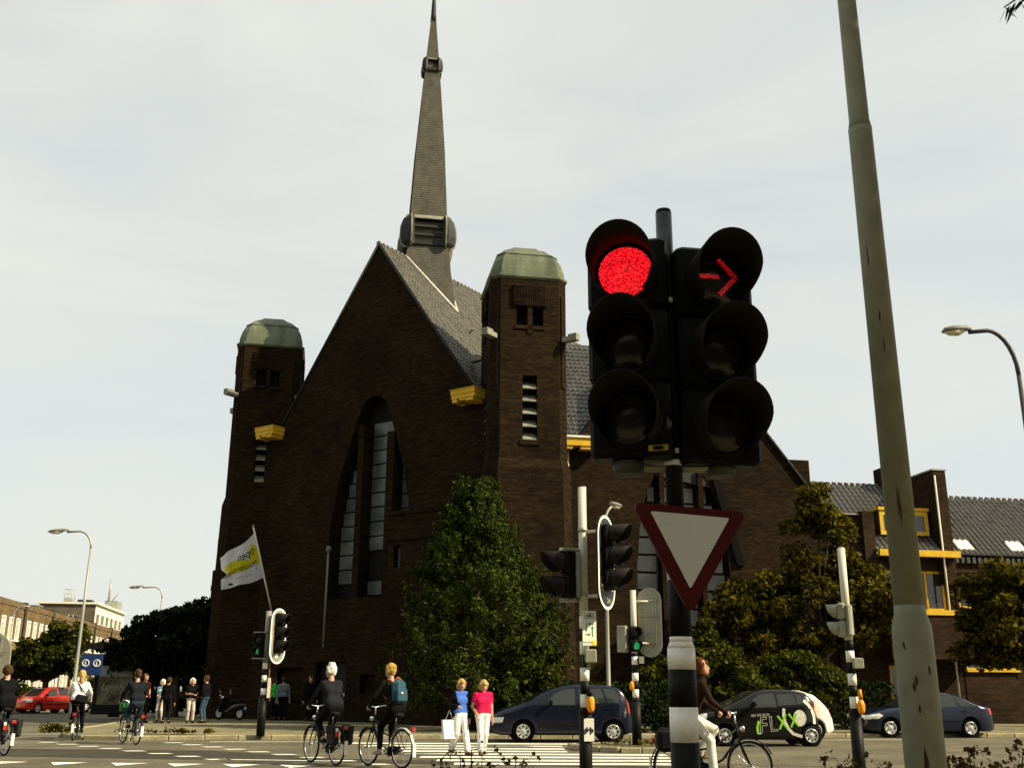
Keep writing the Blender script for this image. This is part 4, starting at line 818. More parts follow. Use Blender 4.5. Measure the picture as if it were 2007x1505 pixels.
MB().bx(.0, .14, -.14, -.02, 1.62, 1.78, .012).build('control_box', GREYP, mpo); MB().bx(-.03, .07, -.05, .02, 1.55, 1.75).build('control_box', GREYP, mpo)
b = MB(T(.06, -.10, 1.16)); b.lathe([(.03, -.11), (.045, -.07), (.048, 0), (.04, .05), (.02, .08)], 12); b.build('push_button', ORANGE, mpo); MB(T(.05, -.09, 1.25)).lathe([(.042, -.02), (.03, .05), (.01, .07)], 12).build('button_hood', BLACKP, mpo)
# --- right post
rp_ = thing('traffic_light', 'pale signal post right of the black lettered car, grey head seen from behind', 'traffic light', (4.325, 13.5, .1))
post(rp_, [(0, 1.02, .078, .074, BLACKP, 'sleeve'), (1.02, 1.10, .074, .055, BLACKP, 'sleeve')]+bands(1.10, 1.93, .053, .14, 1)+[(1.93, 3.1, .050, .049, PALE, 'pole'), (3.1, 3.115, .045, .03, GALV, 'pole_cap')])
HX = T(-.09, .03, 2.18) @ RZ(-120); hh = head(rp_, HX @ T(0, .0, 0), [LENSOFF, LENSOFF], r=.08, pitch=.22, w=.2, dep=.1, vis=.14, body=GREYP, back=GREYP)
MB().bx(.0, .13, -.12, -.0, 1.58, 1.71, .01).build('control_box', GREYP, rp_); b = MB(T(.055, -.09, 1.14)); b.lathe([(.03, -.10), (.045, -.06), (.048, 0), (.035, .05), (.015, .07)], 12); b.build('push_button', ORANGE, rp_); MB(T(.055, -.09, 1.22)).lathe([(.03, 0), (.02, .11)], 10).build('button_hood', ORANGE, rp_)
# --- island post: board from behind, small green lamp
ip = thing('traffic_light', 'signal post on the island with grey board back and small green lamp', 'traffic light', (3.16, 27, .11))
post(ip, [(0, 1.03, .12, .12, BLACKP, 'sleeve'), (1.03, 1.12, .12, .085, BLACKP, 'sleeve')]+bands(1.12, 2.2, .08, .2, 1)+[(2.2, 3.78, .075, .075, PALE, 'pole')])
BX = T(.42, .04, 2.98) @ RZ(160); bo = board(ip, BX, .62, 1.75, GREYP); head(ip, BX @ T(0, -.10, 0), [LENSOFF]*3, r=.13, pitch=.36, w=.34, dep=.09, vis=.24)
b = MB(BX); b.bx(-.16, .16, .025, .07, -.55, .55, .01); b.build('back_cover', GREYP, bo)
b = MB(BX); [b.bx(-.3, .3, .071, .074, z, z+.012) for z in (-.3, .12, .5)]; b.bx(-.172, -.165, .0, .074, -.6, .6); b.build('seam', mat('seam_grey', (.12, .12, .10), .6), bo)
for z in (3.5, 2.45): MB().tube([(0, 0, z), (.4, .0, z)], .025, 8).build('bracket', PALE, ip)
head(ip, T(.02, -.12, 2.55) @ RZ(20), [LENSOFF, GRNLED], r=.105, pitch=.32, w=.3, dep=.12, vis=.18); b = MB(T(-.3, -.02, 2.55) @ RZ(-25)); b.bx(-.12, .12, -.1, .12, -.33, .33, .015); b.bx(-.125, .125, -.105, .125, -.01, .01); b.build('relay_box', GREYP, ip)
MB(T(-.1, -.08, 1.42)).lathe([(.04, -.12), (.06, -.04), (.055, .05), (.02, .1)], 12).build('push_button', ORANGE, ip); MB().bx(.1, .22, -.14, -.0, 1.95, 2.12).build('control_box', GREYP, ip)
# --- left post
lp = thing('traffic_light', 'signal post with oval white-rimmed board below the flag', 'traffic light', (-7.15, 31, .1))
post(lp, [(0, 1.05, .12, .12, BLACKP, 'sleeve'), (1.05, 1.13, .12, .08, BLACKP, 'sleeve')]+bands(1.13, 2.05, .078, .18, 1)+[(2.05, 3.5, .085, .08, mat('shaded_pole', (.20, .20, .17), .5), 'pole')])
BX = T(.34, -.1, 2.78) @ RZ(64); bo = board(lp, BX, .72, 1.58, mat('board_grey', (.22, .21, .17), .5)); head(lp, BX @ T(0, -.12, .08), [LENSOFF]*3, r=.14, pitch=.38, w=.38, dep=.11, vis=.28)
MB(BX).bx(-.08, .04, -.012, -.007, -.62, -.50).build('board_symbol', WHITE, bo)
for z in (3.3, 2.25): MB().tube([(0, 0, z), (.34, -.05, z)], .025, 8).build('bracket', PALE, lp)
pxf = T(-.22, -.1, 2.5) @ RZ(-12); ph = head(lp, pxf, [LENSOFF, LENSOFF], r=.11, pitch=.34, w=.32, dep=.14, vis=.12, back=GREYP)
b = MB(pxf @ T(0, -.065, -.17)); b.lathe([(.022, 0), (.022, .001)], 10, xf=T(.01, 0, .07) @ RX(90)); b.tube([(.01, 0, .045), (.0, 0, -.01)], .02, 6); b.tube([(0, 0, -.01), (.04, 0, -.07)], .013, 6); b.tube([(0, 0, -.01), (-.035, 0, -.06)], .013, 6); b.build('green_figure', GRNLED, ph)
for z in (2.87, 2.13): MB().bx(-.38, .02, -.16, .02, z, z+.03).build('bracket', GREYP, lp)
b = MB(); b.tube([(.2, -.05, .95), (.2, -.05, 1.5)], .025, 6); b.tube([(.14, -.04, 1.5), (.14, -.04, 2.05)], .022, 6); b.build('cable_duct', mat('rust', (.22, .08, .03), .8), lp); MB().bx(.13, .2, -.12, -.05, 1.05, 1.6).build('plate', WHITE, lp)
# --- lamp posts
RUST = mat('weathered_pole', (.20, .20, .135), .55, var=.18, scale=1.2, streak=True, var2=.1)
big = thing('lamp_post', 'thick weathered pale green lamp post with rust stains beside the street', 'lamp post', (2.02, 5.3, .1))
MB().lathe([(.099, 0), (.097, 1.58), (.094, 1.62), (.078, 1.68), (.076, 1.72)], 28).build('base_tube', RUST, big); MB().lathe([(.0755, 1.70), (.066, 4.40), (.067, 4.44)], 28).build('shaft', RUST, big); MB().lathe([(.0665, 4.43), (.057, 4.49), (.045, 7.0), (.040, 8.6)], 28).build('shaft', RUST, big)
b = MB(); b.tube([(0, 0, 8.55), (-.02, .02, 8.85), (-.3, .2, 9.0), (-1.0, .5, 9.05)], .035, 10); b.build('arm', RUST, big); MB(T(-1.25, .6, 9.04) @ RZ(-25)).bx(-.35, .3, -.12, .12, -.06, .08, .05).build('lamp_head', GREYP, big)
RS_ = mat('rust_stain', (.055, .026, .010), .9, var=.4, scale=12)
def stain(r, a, z0, z1, wd):
    n = 7; vs = []
    for i in range(n):
        t_ = i/(n-1); z = z0+(z1-z0)*t_; ww = wd*(sin(pi*min(1, t_*1.1+.08)))*random.uniform(.7, 1.2)+.001; aa = a+random.uniform(-.02, .02); rr = r(z)+.0008
        vs += [(rr*cos(aa-ww), rr*sin(aa-ww), z), (rr*cos(aa+ww), rr*sin(aa+ww), z)]
    MB().add(vs, [(2*i, 2*i+1, 2*i+3, 2*i+2) for i in range(n-1)]).build('rust_stain', RS_, big)
r1 = lambda z: float(np.interp(z, [0, 1.58, 1.62, 1.68, 1.70, 4.40, 4.49, 7], [.099, .097, .094, .078, .0756, .066, .057, .045]))
for a, z0, z1, wd in ((-1.97, 2.16, 2.36, .06), (-1.86, 2.12, 2.34, .06), (-1.9, .9, 1.08, .10), (-2.1, 1.30, 1.36, .08), (-1.98, 1.33, 1.39, .09), (-1.95, 1.20, 1.25, .06), (-1.25, 1.38, 1.44, .07), (-2.35, 3.55, 3.72, .07), (-1.9, 3.22, 3.32, .06), (-1.8, 3.05, 3.14, .05), (-2.4, 1.5, 1.55, .08)): stain(r1, a, z0, z1, wd)
def street_lamp(label, loc, pole_h, top_h, arm, head_l, yaw, m=GALV, r0=.075, group='curved street lamps'):
    """slender post with a bent arm; arm reaches to local -x"""
    t = thing('street_lamp', label, 'street lamp', loc, yaw, group); h = pole_h; k = top_h-pole_h
    MB().tube([(0, 0, 0), (0, 0, 1.2), (0, 0, 1.25), (0, 0, h*.6), (0, 0, h)], [r0*1.25, r0*1.2, r0, r0*.8, r0*.62], 10).build('post', m, t)
    pts = [(0, 0, h-.02)]+[(-.55*(1-cos(a)), 0, h+k*sin(a)) for a in np.linspace(.25, pi/2, 7)]+[(-arm, 0, top_h-.05)]
    MB().tube(pts, r0*.6, 8).build('arm', m, t)
    hx = T(-arm-head_l*.42, 0, top_h-.03) @ RY(-6); hb = MB(hx); hb.loft([[(x, yy*wd, zz*ht+dz) for yy, zz in ((-1, 0), (-.6, .8), (0, 1), (.6, .8), (1, 0))] for x, wd, ht, dz in ((-head_l*.5, .05, .03, 0), (-head_l*.4, .11, .09, 0), (-head_l*.1, .13, .12, 0), (head_l*.3, .10, .11, 0), (head_l*.5, .05, .06, 0))], True, True, True); lh = hb.build('lamp_head', mat('lamp_shell', (.16, .155, .12), .5), t)
    MB(hx).loft([[(x, yy*wd, -zz*ht-.003) for yy, zz in ((1, 0), (.6, .8), (0, 1), (-.6, .8), (-1, 0))] for x, wd, ht in ((-head_l*.42, .05, .03), (-head_l*.25, .10, .09), (0, .11, .11), (head_l*.22, .08, .06))], True, True, True).build('lamp_bowl', mat('lamp_bowl', (.6, .56, .42), .25), lh); return t
street_lamp('curved street lamp overhanging the sky right of the thick lamp post', (10.35, 20.0, .1), 7.5, 8.45, .95, .62, 5, mat('dark_galv', (.06, .06, .06), .5, metal=.3), group=None)
street_lamp('tall curved street lamp beside the blue sign and advertising panel', (-17.95, 44.0, .1), 7.0, 7.72, 1.05, .85, 8)
street_lamp('curved street lamp rising behind the wide dark tree', (-23.05, 69.0, .1), 7.0, 7.7, 1.3, .95, 8)
street_lamp('curved street lamp against the corner terraced house', (-35.5, 75.0, .1), 6.3, 6.9, 1.1, .9, 190)
street_lamp('small lamp with pale shade behind the middle signal post', (3.05, 33.2, .1), 6.5, 7.15, .25, .5, 215, GALV, .07, None)
# --- flag on the church front
fl = thing('flag_pole', 'white pole slanting from the church front, carrying a flag', 'flagpole', (-10.70, 48.05, 3.9)); ptop = Vector((-.75, -2.6, 4.38))
MB().tube([(0, 0, 0), tuple(ptop)], [.045, .035], 10).build('pole', WHITE, fl); MB().lathe([(.05, 0), (.06, .05), (.02, .09)], 10, xf=T(*ptop)).build('finial', mat('brass', (.3, .18, .05), .4), fl); MB().bx(-.12, .12, -.25, .1, -.2, .12).build('wall_bracket', BLACKP, fl)
FB = Vector((-10.70, 48.05, 3.9)); H0 = FB+ptop*.94; H1 = FB+ptop*.52; A0 = Vector((-12.78, 45.2, 6.92)); A1 = Vector((-12.55, 45.2, 5.52))
def flagp(s, t, off=0.):
    p = H0.lerp(A0, s).lerp(H1.lerp(A1, s), t); sag = -.42*s*(1-s)*(1-t)-.18*s*(1-s)*t; wv = .14*sin(s*7.5+t*2.2)*s+.06*sin(s*15-t*4)*s; notch = .30*max(0, 1-abs(t-.52)/.16)*max(0, s-.72)/.28
    return (p.x+notch*.9, p.y+wv-off, p.z+sag+.03*sin(s*9+2))
b = MB(); nx, ny = 36, 22; vs = [flagp(i/nx, j/ny) for i in range(nx+1) for j in range(ny+1)]; b.add(vs, [(i*(ny+1)+j, i*(ny+1)+j+1, (i+1)*(ny+1)+j+1, (i+1)*(ny+1)+j) for i in range(nx) for j in range(ny)], True)
FLAGM = mat('flag_cloth', (.62, .61, .64), .8, var=.04, scale=3); flag = tag(b.build('flag', FLAGM), 'white flag with yellow shape and mirrored black lettering, flying by the church', 'flag')
def disc(cx, cy, rx, ry, rot, n=32):
    me = bpy.data.meshes.new('flag_shape'); vs = [(cx, cy, 0)]; rings = 5
    for k in range(1, rings+1):
        for i in range(n): a = 2*pi*i/n; x, y = rx*k/rings*cos(a)*(1+.12*sin(2*a+1)), ry*k/rings*sin(a); vs.append((cx+x*cos(rot)-y*sin(rot), cy+x*sin(rot)+y*cos(rot), 0))
    fs = [(0, 1+i, 1+(i+1) % n) for i in range(n)]+[(1+(k-1)*n+i, 1+k*n+i, 1+k*n+(i+1) % n, 1+(k-1)*n+(i+1) % n) for k in range(1, rings) for i in range(n)]
    me.from_pydata(vs, [], fs); return me
FYEL = mat('flag_yellow', (.55, .50, .015), .8, var=.06); FBLK = mat('flag_black', (.015, .015, .012), .8); FGRY = mat('flag_grey', (.22, .23, .24), .8)
fm = lambda o: (lambda x, y, z: flagp(min(max(x, .01), .99), min(max(-y, .01), .99), o))
mapped('flag_shape', disc(.58, -.50, .36, .17, .08), fm(.012), FYEL, flag); mapped('flag_shape', disc(.11, -.42, .10, .26, -.15), fm(.012), FYEL, flag)
def fl_text(s, size, cx, cy, m, sy=1.7):
    me = textmesh(s, size, 0.); mapped('flag_lettering', me, lambda x, y, z: fm(.022)(cx+x*.72, cy+y*sy*.72, 0), m, flag)
fl_text('open', .30, .31, -.30, FBLK, 1.3); fl_text('MONUMENTENDAG', .125, .51, -.60, FBLK, 1.7); fl_text('www.openmonumentendag.nl', .045, .45, -.80, FGRY, 1.6); fl_text('i', .16, .13, -.72, FBLK, 1.2)
mapped('flag_shape', disc(.80, -.90, .05, .03, .3), fm(.022), FBLK, flag)
# --- blue sign, advertising panel, board back at the left edge
bs = thing('road_sign', 'small blue sign with two white rings beside the tall street lamp', 'sign', (-15.95, 40.6, .1), 6)
MB().tube([(-.2, .05, 0), (-.2, .05, 2.5)], .04, 8).build('pole', GALV, bs); MB().bx(-.45, .35, -.03, .03, 1.75, 2.55, .02).build('sign_panel', mat('sign_navy', (.012, .03, .10), .4), bs); b = MB()
for cx in (-.26, .15): torus(b, .12, .024, 20, 4, T(cx, -.035, 2.2)); b.bx(cx-.03, cx+.02, -.036, -.031, 2.12, 2.28)
b.build('sign_symbol', mat('sign_pale', (.5, .52, .52), .5), bs); MB().bx(-.3, .3, -.02, .05, 2.72, 2.95).build('sign_panel', BLACKP, bs)
adp = thing('advertising_panel', 'dark bus shelter advertising panel with a landscape poster behind the cyclists', 'advertising panel', (-18.55, 50.2, .1), 4)
MB().bx(-1.0, 1.3, -.06, .2, .12, 2.5, .03).build('frame', BLACKP, adp); MB().bx(-1.1, 2.4, -.4, .9, 2.52, 2.72, .03).build('roof', BLACKP, adp); MB().bx(-.2, .3, .0, .15, 0, .12).build('foot', BLACKP, adp); MB().bx(-.78, .78, -.068, -.062, .55, 2.3).build('poster', mat('poster_print', (.09, .085, .05), .3, var=.85, scale=1.7, var2=.5), adp)
MB().bx(-.78, .78, -.0712, -.0685, 1.82, 2.3).build('poster_sky', mat('poster_sky', (.24, .26, .22), .3, var=.3, scale=1.5), adp)
mapped('poster_lettering', textmesh('Lovely', .42, .001, .35), lambda x, y, z: (x-.1, -.075, y+1.32), mat('poster_letter', (.4, .4, .34), .5), adp)
MB().tube([(2.25, .7, 0), (2.25, .7, 2.52)], .05, 8).build('post', BLACKP, adp)
gb = thing('road_sign', 'large grey sign board seen from behind above the cyclist in all-black clothes', 'sign', (-12.75, 26.0, 0), 0)
b = MB(T(0, 0, 2.08)); b.prism(stadium(1.0, 1.25), -.02, .02); b.build('sign_panel', GREYP, gb); b = MB(); [b.bx(x, x+.04, -.05, -.021, 1.55, 2.6) for x in (-.25, .05, .22)]; b.bx(-.4, .4, -.06, -.051, 2.2, 2.24); b.build('stiffener', mat('seam_grey2', (.2, .2, .17), .6), gb); MB().tube([(0, .06, 0), (0, .06, 2.6)], .05, 10).build('pole', GALV, gb)
# ================================================================ cars
CARGLASS = mat('car_glass', (.022, .026, .022), .05, var=.2, spec=.6); HUB = mat('hubcap', (.52, .52, .48), .3, metal=.6, var=.1); TRIM = mat('black_trim', (.006, .006, .006), .6, spec=.08)
HLAMP = mat('headlamp_glass', (.62, .62, .52), .15, spec=.8); TLAMP = mat('tail_lamp', (.38, .015, .01), .2, spec=.7); AMBER = mat('amber_lamp', (.7, .22, .02), .25)
def car(label, loc, rz, L, W, top, belt, wheels, wr, wins, paint, screen, rear, head_, tail_, group=None, mould=True, hub=8, plate=True, clad=.0):
    """car with its front at local x = 0 and tail at x = L; body is a side profile given width, tumblehome and rounded ends"""
    t = thing('car', label, 'car', loc, rz, group); xs_t, zs_t = zip(*top); Hmax = max(zs_t)
    topf = lambda x: float(np.interp(x, xs_t, zs_t)); Ra = wr*1.16
    def bot(x):
        z = .20+.10*max(0, 1-x/.35)**2+.10*max(0, 1-(L-x)/.35)**2
        for c in wheels:
            if abs(x-c) < Ra: z = max(z, wr+sqrt(Ra*Ra-(x-c)**2))
        return z
    def hw(x, z):
        e = min(x, L-x); p = 1-.30*max(0, 1-e/.55)**2.2; b0 = belt(x); q = 1.0-.05*max(0, (.45-z)/.45)**2-.015*((z-.55)/.4)**2 if z < b0 else 1-.015*((b0-.55)/.4)**2-.24*min(1, (z-b0)/(Hmax-b0+.02))**1.15
        tp_ = topf(x)-z; rn = .12 if z < b0+.05 else .07
        r = 1 if tp_ > rn else 1-.16*(1-tp_/rn)**2
        return W/2*p*q*r
    xs = sorted({0, L, *np.linspace(0, L, 84).tolist(), *[c+Ra*k for c in wheels for k in np.linspace(-1, 1, 17)]}); xs = [x for x in xs if 0 <= x <= L]; nz = 18; b = MB(); vs = []; fs = []
    for s in (-1, 1):
        for x in xs:
            z0, z1 = bot(x), topf(x); z0 = min(z0, z1-.02)
            for j in range(nz+1):
                u = j/nz; u = u if u < .5 else 1-(1-u)**1.5*.5**(-.5); z = z0+(z1-z0)*u; vs.append((x, s*hw(x, z), z))
    n = nz+1; M_ = len(xs)*n
    for k in (0, 1):
        for i in range(len(xs)-1):
            for j in range(nz):
                q = (k*M_+i*n+j, k*M_+(i+1)*n+j, k*M_+(i+1)*n+j+1, k*M_+i*n+j+1); fs.append(q if k == 0 else q[::-1])
    for i in range(len(xs)-1):   # roof and underside strips, then the ends
        a, c = i*n+nz, (i+1)*n+nz; fs.append((a, c, M_+c, M_+a)); a, c = i*n, (i+1)*n; fs.append((a, M_+a, M_+c, c))
    for j in range(nz): fs.append((j, j+1, M_+j+1, M_+j)); o = (len(xs)-1)*n; fs.append((o+j, M_+o+j, M_+o+j+1, o+j+1))
    b.add(vs, fs, True); body = b.build('body', paint, t)
    def side(x, z, off, s): return (x, s*(hw(x, z)+off), z)
    def patch(name, poly, m, off=.005, parent=body, sides=(-1, 1), nsub=5):
        """polygon in the side plane laid on the flank"""
        for s in sides:
            cx, cz = sum(p[0] for p in poly)/len(poly), sum(p[1] for p in poly)/len(poly); ring = []
            for (x0, z0), (x1, z1) in zip(poly, poly[1:]+poly[:1]):
                for k in range(nsub): ring.append((x0+(x1-x0)*k/nsub, z0+(z1-z0)*k/nsub))
            N_ = len(ring); vs = []
            for f_ in (1, .75, .5, .25): vs += [side(cx+(x-cx)*f_, cz+(z-cz)*f_, off, s) for x, z in ring]
            vs.append(side(cx, cz, off, s)); fs = [(k*N_+i, k*N_+(i+1) % N_, (k+1)*N_+(i+1) % N_, (k+1)*N_+i) for k in range(3) for i in range(N_)]+[(3*N_+i, 3*N_+(i+1) % N_, 4*N_) for i in range(N_)]
            MB().add(vs, fs, True).build(name, m, parent)
    for w_ in wins: patch('window', w_, CARGLASS)
    for nm, (x0, x1) in (('windscreen', screen), ('rear_window', rear)):
        vs = []; fs = []; K = 12; J = 8
        for i in range(K+1):
            x = x0+(x1-x0)*i/K; z = topf(x); wdt = hw(x, z)*.86; dx = .01; sl_ = (topf(x+dx)-topf(x-dx))/(2*dx); nl = sqrt(1+sl_*sl_); ox, oz = -sl_/nl*.008, 1/nl*.008
            vs += [(x+ox, -wdt+2*wdt*j/J, z+oz) for j in range(J+1)]
        fs = [(i*(J+1)+j, (i+1)*(J+1)+j, (i+1)*(J+1)+j+1, i*(J+1)+j+1) for i in range(K) for j in range(J)]; MB().add(vs, fs, True).build(nm, CARGLASS, body)
    if head_: patch('headlight', head_, HLAMP, .006)
    if tail_: patch('tail_light', tail_, TLAMP, .007)
    if head_:
        for s in (-1, 1): zc = sum(p[1] for p in head_)/len(head_); MB().box((.03, s*W*.27, zc), (.05, .32, .11), .02).build('headlight', HLAMP, body)
    if tail_:
        for s in (-1, 1): zc = sum(p[1] for p in tail_)/len(tail_); MB().box((L-.07, s*W*.22, zc), (.05, .12, .2), .02).build('tail_light', TLAMP, body)
    if mould: patch('moulding', [(wheels[0]+Ra+.05, .46), (wheels[1]-Ra-.05, .48), (wheels[1]-Ra-.05, .53), (wheels[0]+Ra+.05, .51)], TRIM, .012)
    MB().box((.02, 0, .38), (.06, W*.62, .18), .02).build('bumper', TRIM if clad else paint, body); MB().box((L-.02, 0, .40), (.06, W*.66, .18), .02).build('bumper', TRIM if clad else paint, body)
    if plate: MB().box((-.016, 0, .42), (.01, .5, .11)).build('number_plate', mat('plate_dutch', (.6, .42, .02), .5), body); MB().box((L+.016, 0, .6), (.01, .5, .11)).build('number_plate', MATS['plate_dutch'], body)
    xd = (wins[0][-1][0]+wins[1][0][0])/2 if len(wins) > 1 else L*.5
    for x in (xd, wheels[0]+Ra+.10, wheels[1]-Ra*.55 if len(wins) > 1 else xd+.9):
        patch('door_seam', [(x, .36), (x+.012, .36), (x+.012, belt(x)-.02), (x, belt(x)-.02)], TRIM, .004)
    for x in (xd-.22, xd+.75 if len(wins) > 1 else xd-.22): patch('door_handle', [(x, belt(x)-.14), (x+.16, belt(x)-.135), (x+.16, belt(x)-.10), (x, belt(x)-.105)], TRIM, .02)
    for s in (-1, 1):
        xm = wins[0][0][0]+.10; MB().box((xm, s*(hw(xm, belt(xm))+.09), belt(xm)+.07), (.10, .20, .14), .03).build('mirror', TRIM, body)
        for c in wheels:
            wx = T(c, s*(W/2-.13), wr); wb = MB(wx); torus(wb, wr*.80, wr*.20, 30, 8); w_o = wb.build('wheel', RUBBER, t)
            o_ = MB(wx @ RX(-90*s)); yo = .085
            o_.lathe([(wr*.66, 0), (wr*.66, yo-.01), (wr*.60, yo), (wr*.52, yo-.03), (wr*.2, yo-.012), (wr*.12, yo), (.001, yo)], 28); rim = o_.build('hubcap', HUB, w_o)
            for k in range(hub):
                a = 2*pi*k/hub; q = MB(wx @ RX(-90*s) @ RZ(math.degrees(a))); q.add([(wr*.34, -wr*.035, yo-.006), (wr*.52, -wr*.10, yo-.018), (wr*.56, 0, yo-.006), (wr*.52, wr*.10, yo-.018), (wr*.34, wr*.035, yo-.006)], [(0, 1, 2, 3, 4)]); q.build('hub_slot', TRIM, rim)
            MB(T(c, s*(W/2-.24), wr)).lathe([(Ra*.97, -.1), (Ra*.97, .1)], 24, xf=RX(90)).build('wheel_well', TRIM, body)
    t['_'] = 0; del t['_']; return t, body, patch, side, hw
PBLUE = mat('dark_blue_paint', (.0045, .006, .014), .2, var=.1, spec=.3, coat=.12); PBLK = mat('black_paintwork', (.005, .005, .0045), .2, var=.1, spec=.3, coat=.12); PMEG = mat('navy_paint', (.005, .008, .021), .2, var=.1, spec=.35, coat=.2)
PWHT = mat('white_paintwork', (.70, .66, .56), .25, var=.05, coat=.5); PRED = mat('red_paintwork', (.50, .02, .012), .22, var=.08, coat=.5); PGRN = mat('teal_paintwork', (.03, .045, .05), .2, var=.08, coat=.5)
def prof(pts, x0, sc_, zg): return [((x-x0)*sc_, (zg-z)*sc_) for x, z in pts]
# dark blue family car at the crossing
S = 4.05/1730; mt = [(0, .45), (.05, .68)]+prof([(150, 540), (280, 478), (450, 425), (600, 362), (700, 300), (860, 232), (1000, 200), (1150, 188), (1350, 190), (1560, 205), (1660, 225), (1712, 262), (1790, 400)], 95, S, 858)+[(4.02, .80), (4.05, .62)]
w1 = prof([(780, 432), (800, 375), (870, 300), (990, 250), (1118, 243), (1118, 428)], 95, S, 858); w2 = prof([(1170, 430), (1170, 243), (1440, 240), (1490, 400)], 95, S, 858); w3 = prof([(1510, 402), (1470, 243), (1600, 245), (1640, 300), (1655, 360), (1640, 398)], 95, S, 858)
car('dark blue family car stopped behind the two walking women', (-.62, 30.95, 0), 4, 4.05, 1.72, mt, lambda x: .97+.02*x, (.93, 3.47), .295, [w1, w2, w3], PBLUE, (1.25, 2.05), (3.82, 3.96), prof([(112, 600), (125, 575), (262, 570), (240, 632), (118, 640)], 95, S, 858), prof([(1752, 360), (1775, 380), (1800, 520), (1775, 520)], 95, S, 858))
# black small car with lettering
S = 1.46/812; ct = [(0, .42), (.04, .66), (.2, .80), (.62, .93), (.86, 1.0)]+prof([(480, 300), (600, 232), (750, 200), (900, 187), (1150, 195), (1300, 215), (1400, 242), (1450, 300), (1510, 450), (1560, 580)], -317, S, 998)+[(3.41, .60), (3.43, .45)]
w1 = prof([(500, 452), (560, 340), (700, 258), (890, 243), (912, 445)], -317, S, 998); w2 = prof([(938, 422), (932, 262), (1195, 255), (1213, 402)], -317, S, 998); w3 = prof([(1228, 402), (1216, 258), (1296, 265), (1328, 330), (1308, 392)], -317, S, 998)
ct = sorted(ct); bl_ = car('small black car with white circles and green lettering behind the signal post', (4.86, 29.35, 0), 4, 3.43, 1.63, ct, lambda x: .93+.045*x, (.78, 3.12), .275, [w1, w2, w3], PBLK, (.86, 1.75), (3.10, 3.28), [(.03, .62), (.06, .78), (.34, .84), (.28, .66)], prof([(1425, 265), (1450, 262), (1545, 560), (1510, 560)], -317, S, 998), mould=False)
_, cb, cpatch, cside, chw = bl_
DW = mat('decal_white', (.55, .53, .44), .4); DG = mat('decal_green', (.20, .48, .02), .4); DL = mat('decal_outline', (.42, .40, .34), .4)
def cp(x, y): return ((x+317)*S, (998-y)*S)
def strip(name, pts, wd, m, off):
    P = [Vector(cp(*p)) for p in pts]; Q = []
    for i in range(len(P)-1): Q += [P[i].lerp(P[i+1], k/6) for k in range(6)]
    Q.append(P[-1]); vs = []
    for i, p in enumerate(Q):
        d = (Q[min(i+1, len(Q)-1)]-Q[max(i-1, 0)]).normalized(); q = Vector((-d.y, d.x))*wd/2; vs += [cside(p.x+q.x, p.y+q.y, off, -1), cside(p.x-q.x, p.y-q.y, off, -1)]
    MB().add(vs, [(2*i, 2*i+1, 2*i+3, 2*i+2) for i in range(len(Q)-1)]).build(name, m, cb)
cpatch('decal_disc', [cp(1247+97*cos(a), 595-115*sin(a)) for a in np.linspace(0, 2*pi, 24)[:-1]], DW, .004, sides=(-1,), nsub=1)
strip('decal_arc', [(1015, 460), (1005, 560), (1018, 650), (1060, 740), (1130, 815), (1270, 858)], .075, DW, .006); strip('decal_arc', [(1332, 345), (1400, 410), (1450, 480), (1480, 570), (1480, 680)], .085, DW, .006)
for a in ([(910, 565), (1055, 755)], [(1035, 540), (930, 755)], [(1078, 535), (1225, 712)], [(1205, 522), (1105, 725)]): strip('decal_letter', a, .05, DG, .010)
Fo = [(650, 590), (738, 583), (738, 612), (672, 618), (672, 672), (745, 670), (745, 700), (672, 704), (665, 805), (640, 808), (650, 590)]; Lo = [(785, 580), (818, 572), (818, 760), (905, 752), (905, 775), (800, 785), (785, 580)]
for o_ in (Fo, Lo):
    for p, q in zip(o_[:-1], o_[1:]): strip('decal_letter', [p, q], .012, DL, .008)
strip('decal_figure', [(625, 640), (600, 720), (600, 800)], .07, DG, .007); strip('decal_figure', [(590, 815), (650, 812)], .03, DW, .008)
tm = textmesh('024 379 20 50', .105, 0.); mapped('decal_number', tm, lambda x, y, z: cside(cp(650, 560)[0]+x*.80, cp(650, 560)[1]+y+x*.04, .008, -1), DL, cb)
# white hatchback behind it
wt = [(0, .45), (.05, .70), (.9, .98), (1.6, 1.38), (2.2, 1.46), (3.0, 1.43), (3.42, 1.30), (3.72, 1.02), (3.9, .82), (3.98, .60), (4.0, .45)]
car('white hatchback half hidden behind the small black car', (5.75, 32.9, 0), 5, 4.0, 1.68, wt, lambda x: .93+.03*x, (.82, 3.36), .29, [[(1.30, 1.0), (1.75, 1.33), (2.15, 1.38), (2.15, .98)], [(2.22, .99), (2.22, 1.38), (2.85, 1.36), (2.95, 1.02)], [(3.02, 1.04), (2.95, 1.35), (3.22, 1.27), (3.32, 1.12), (3.25, 1.05)]], PWHT, (1.0, 1.55), (3.46, 3.7), [(.04, .62), (.08, .78), (.4, .82), (.3, .66)], [(3.80, .92), (3.76, .98), (3.95, .68), (3.90, .66)], hub=6)
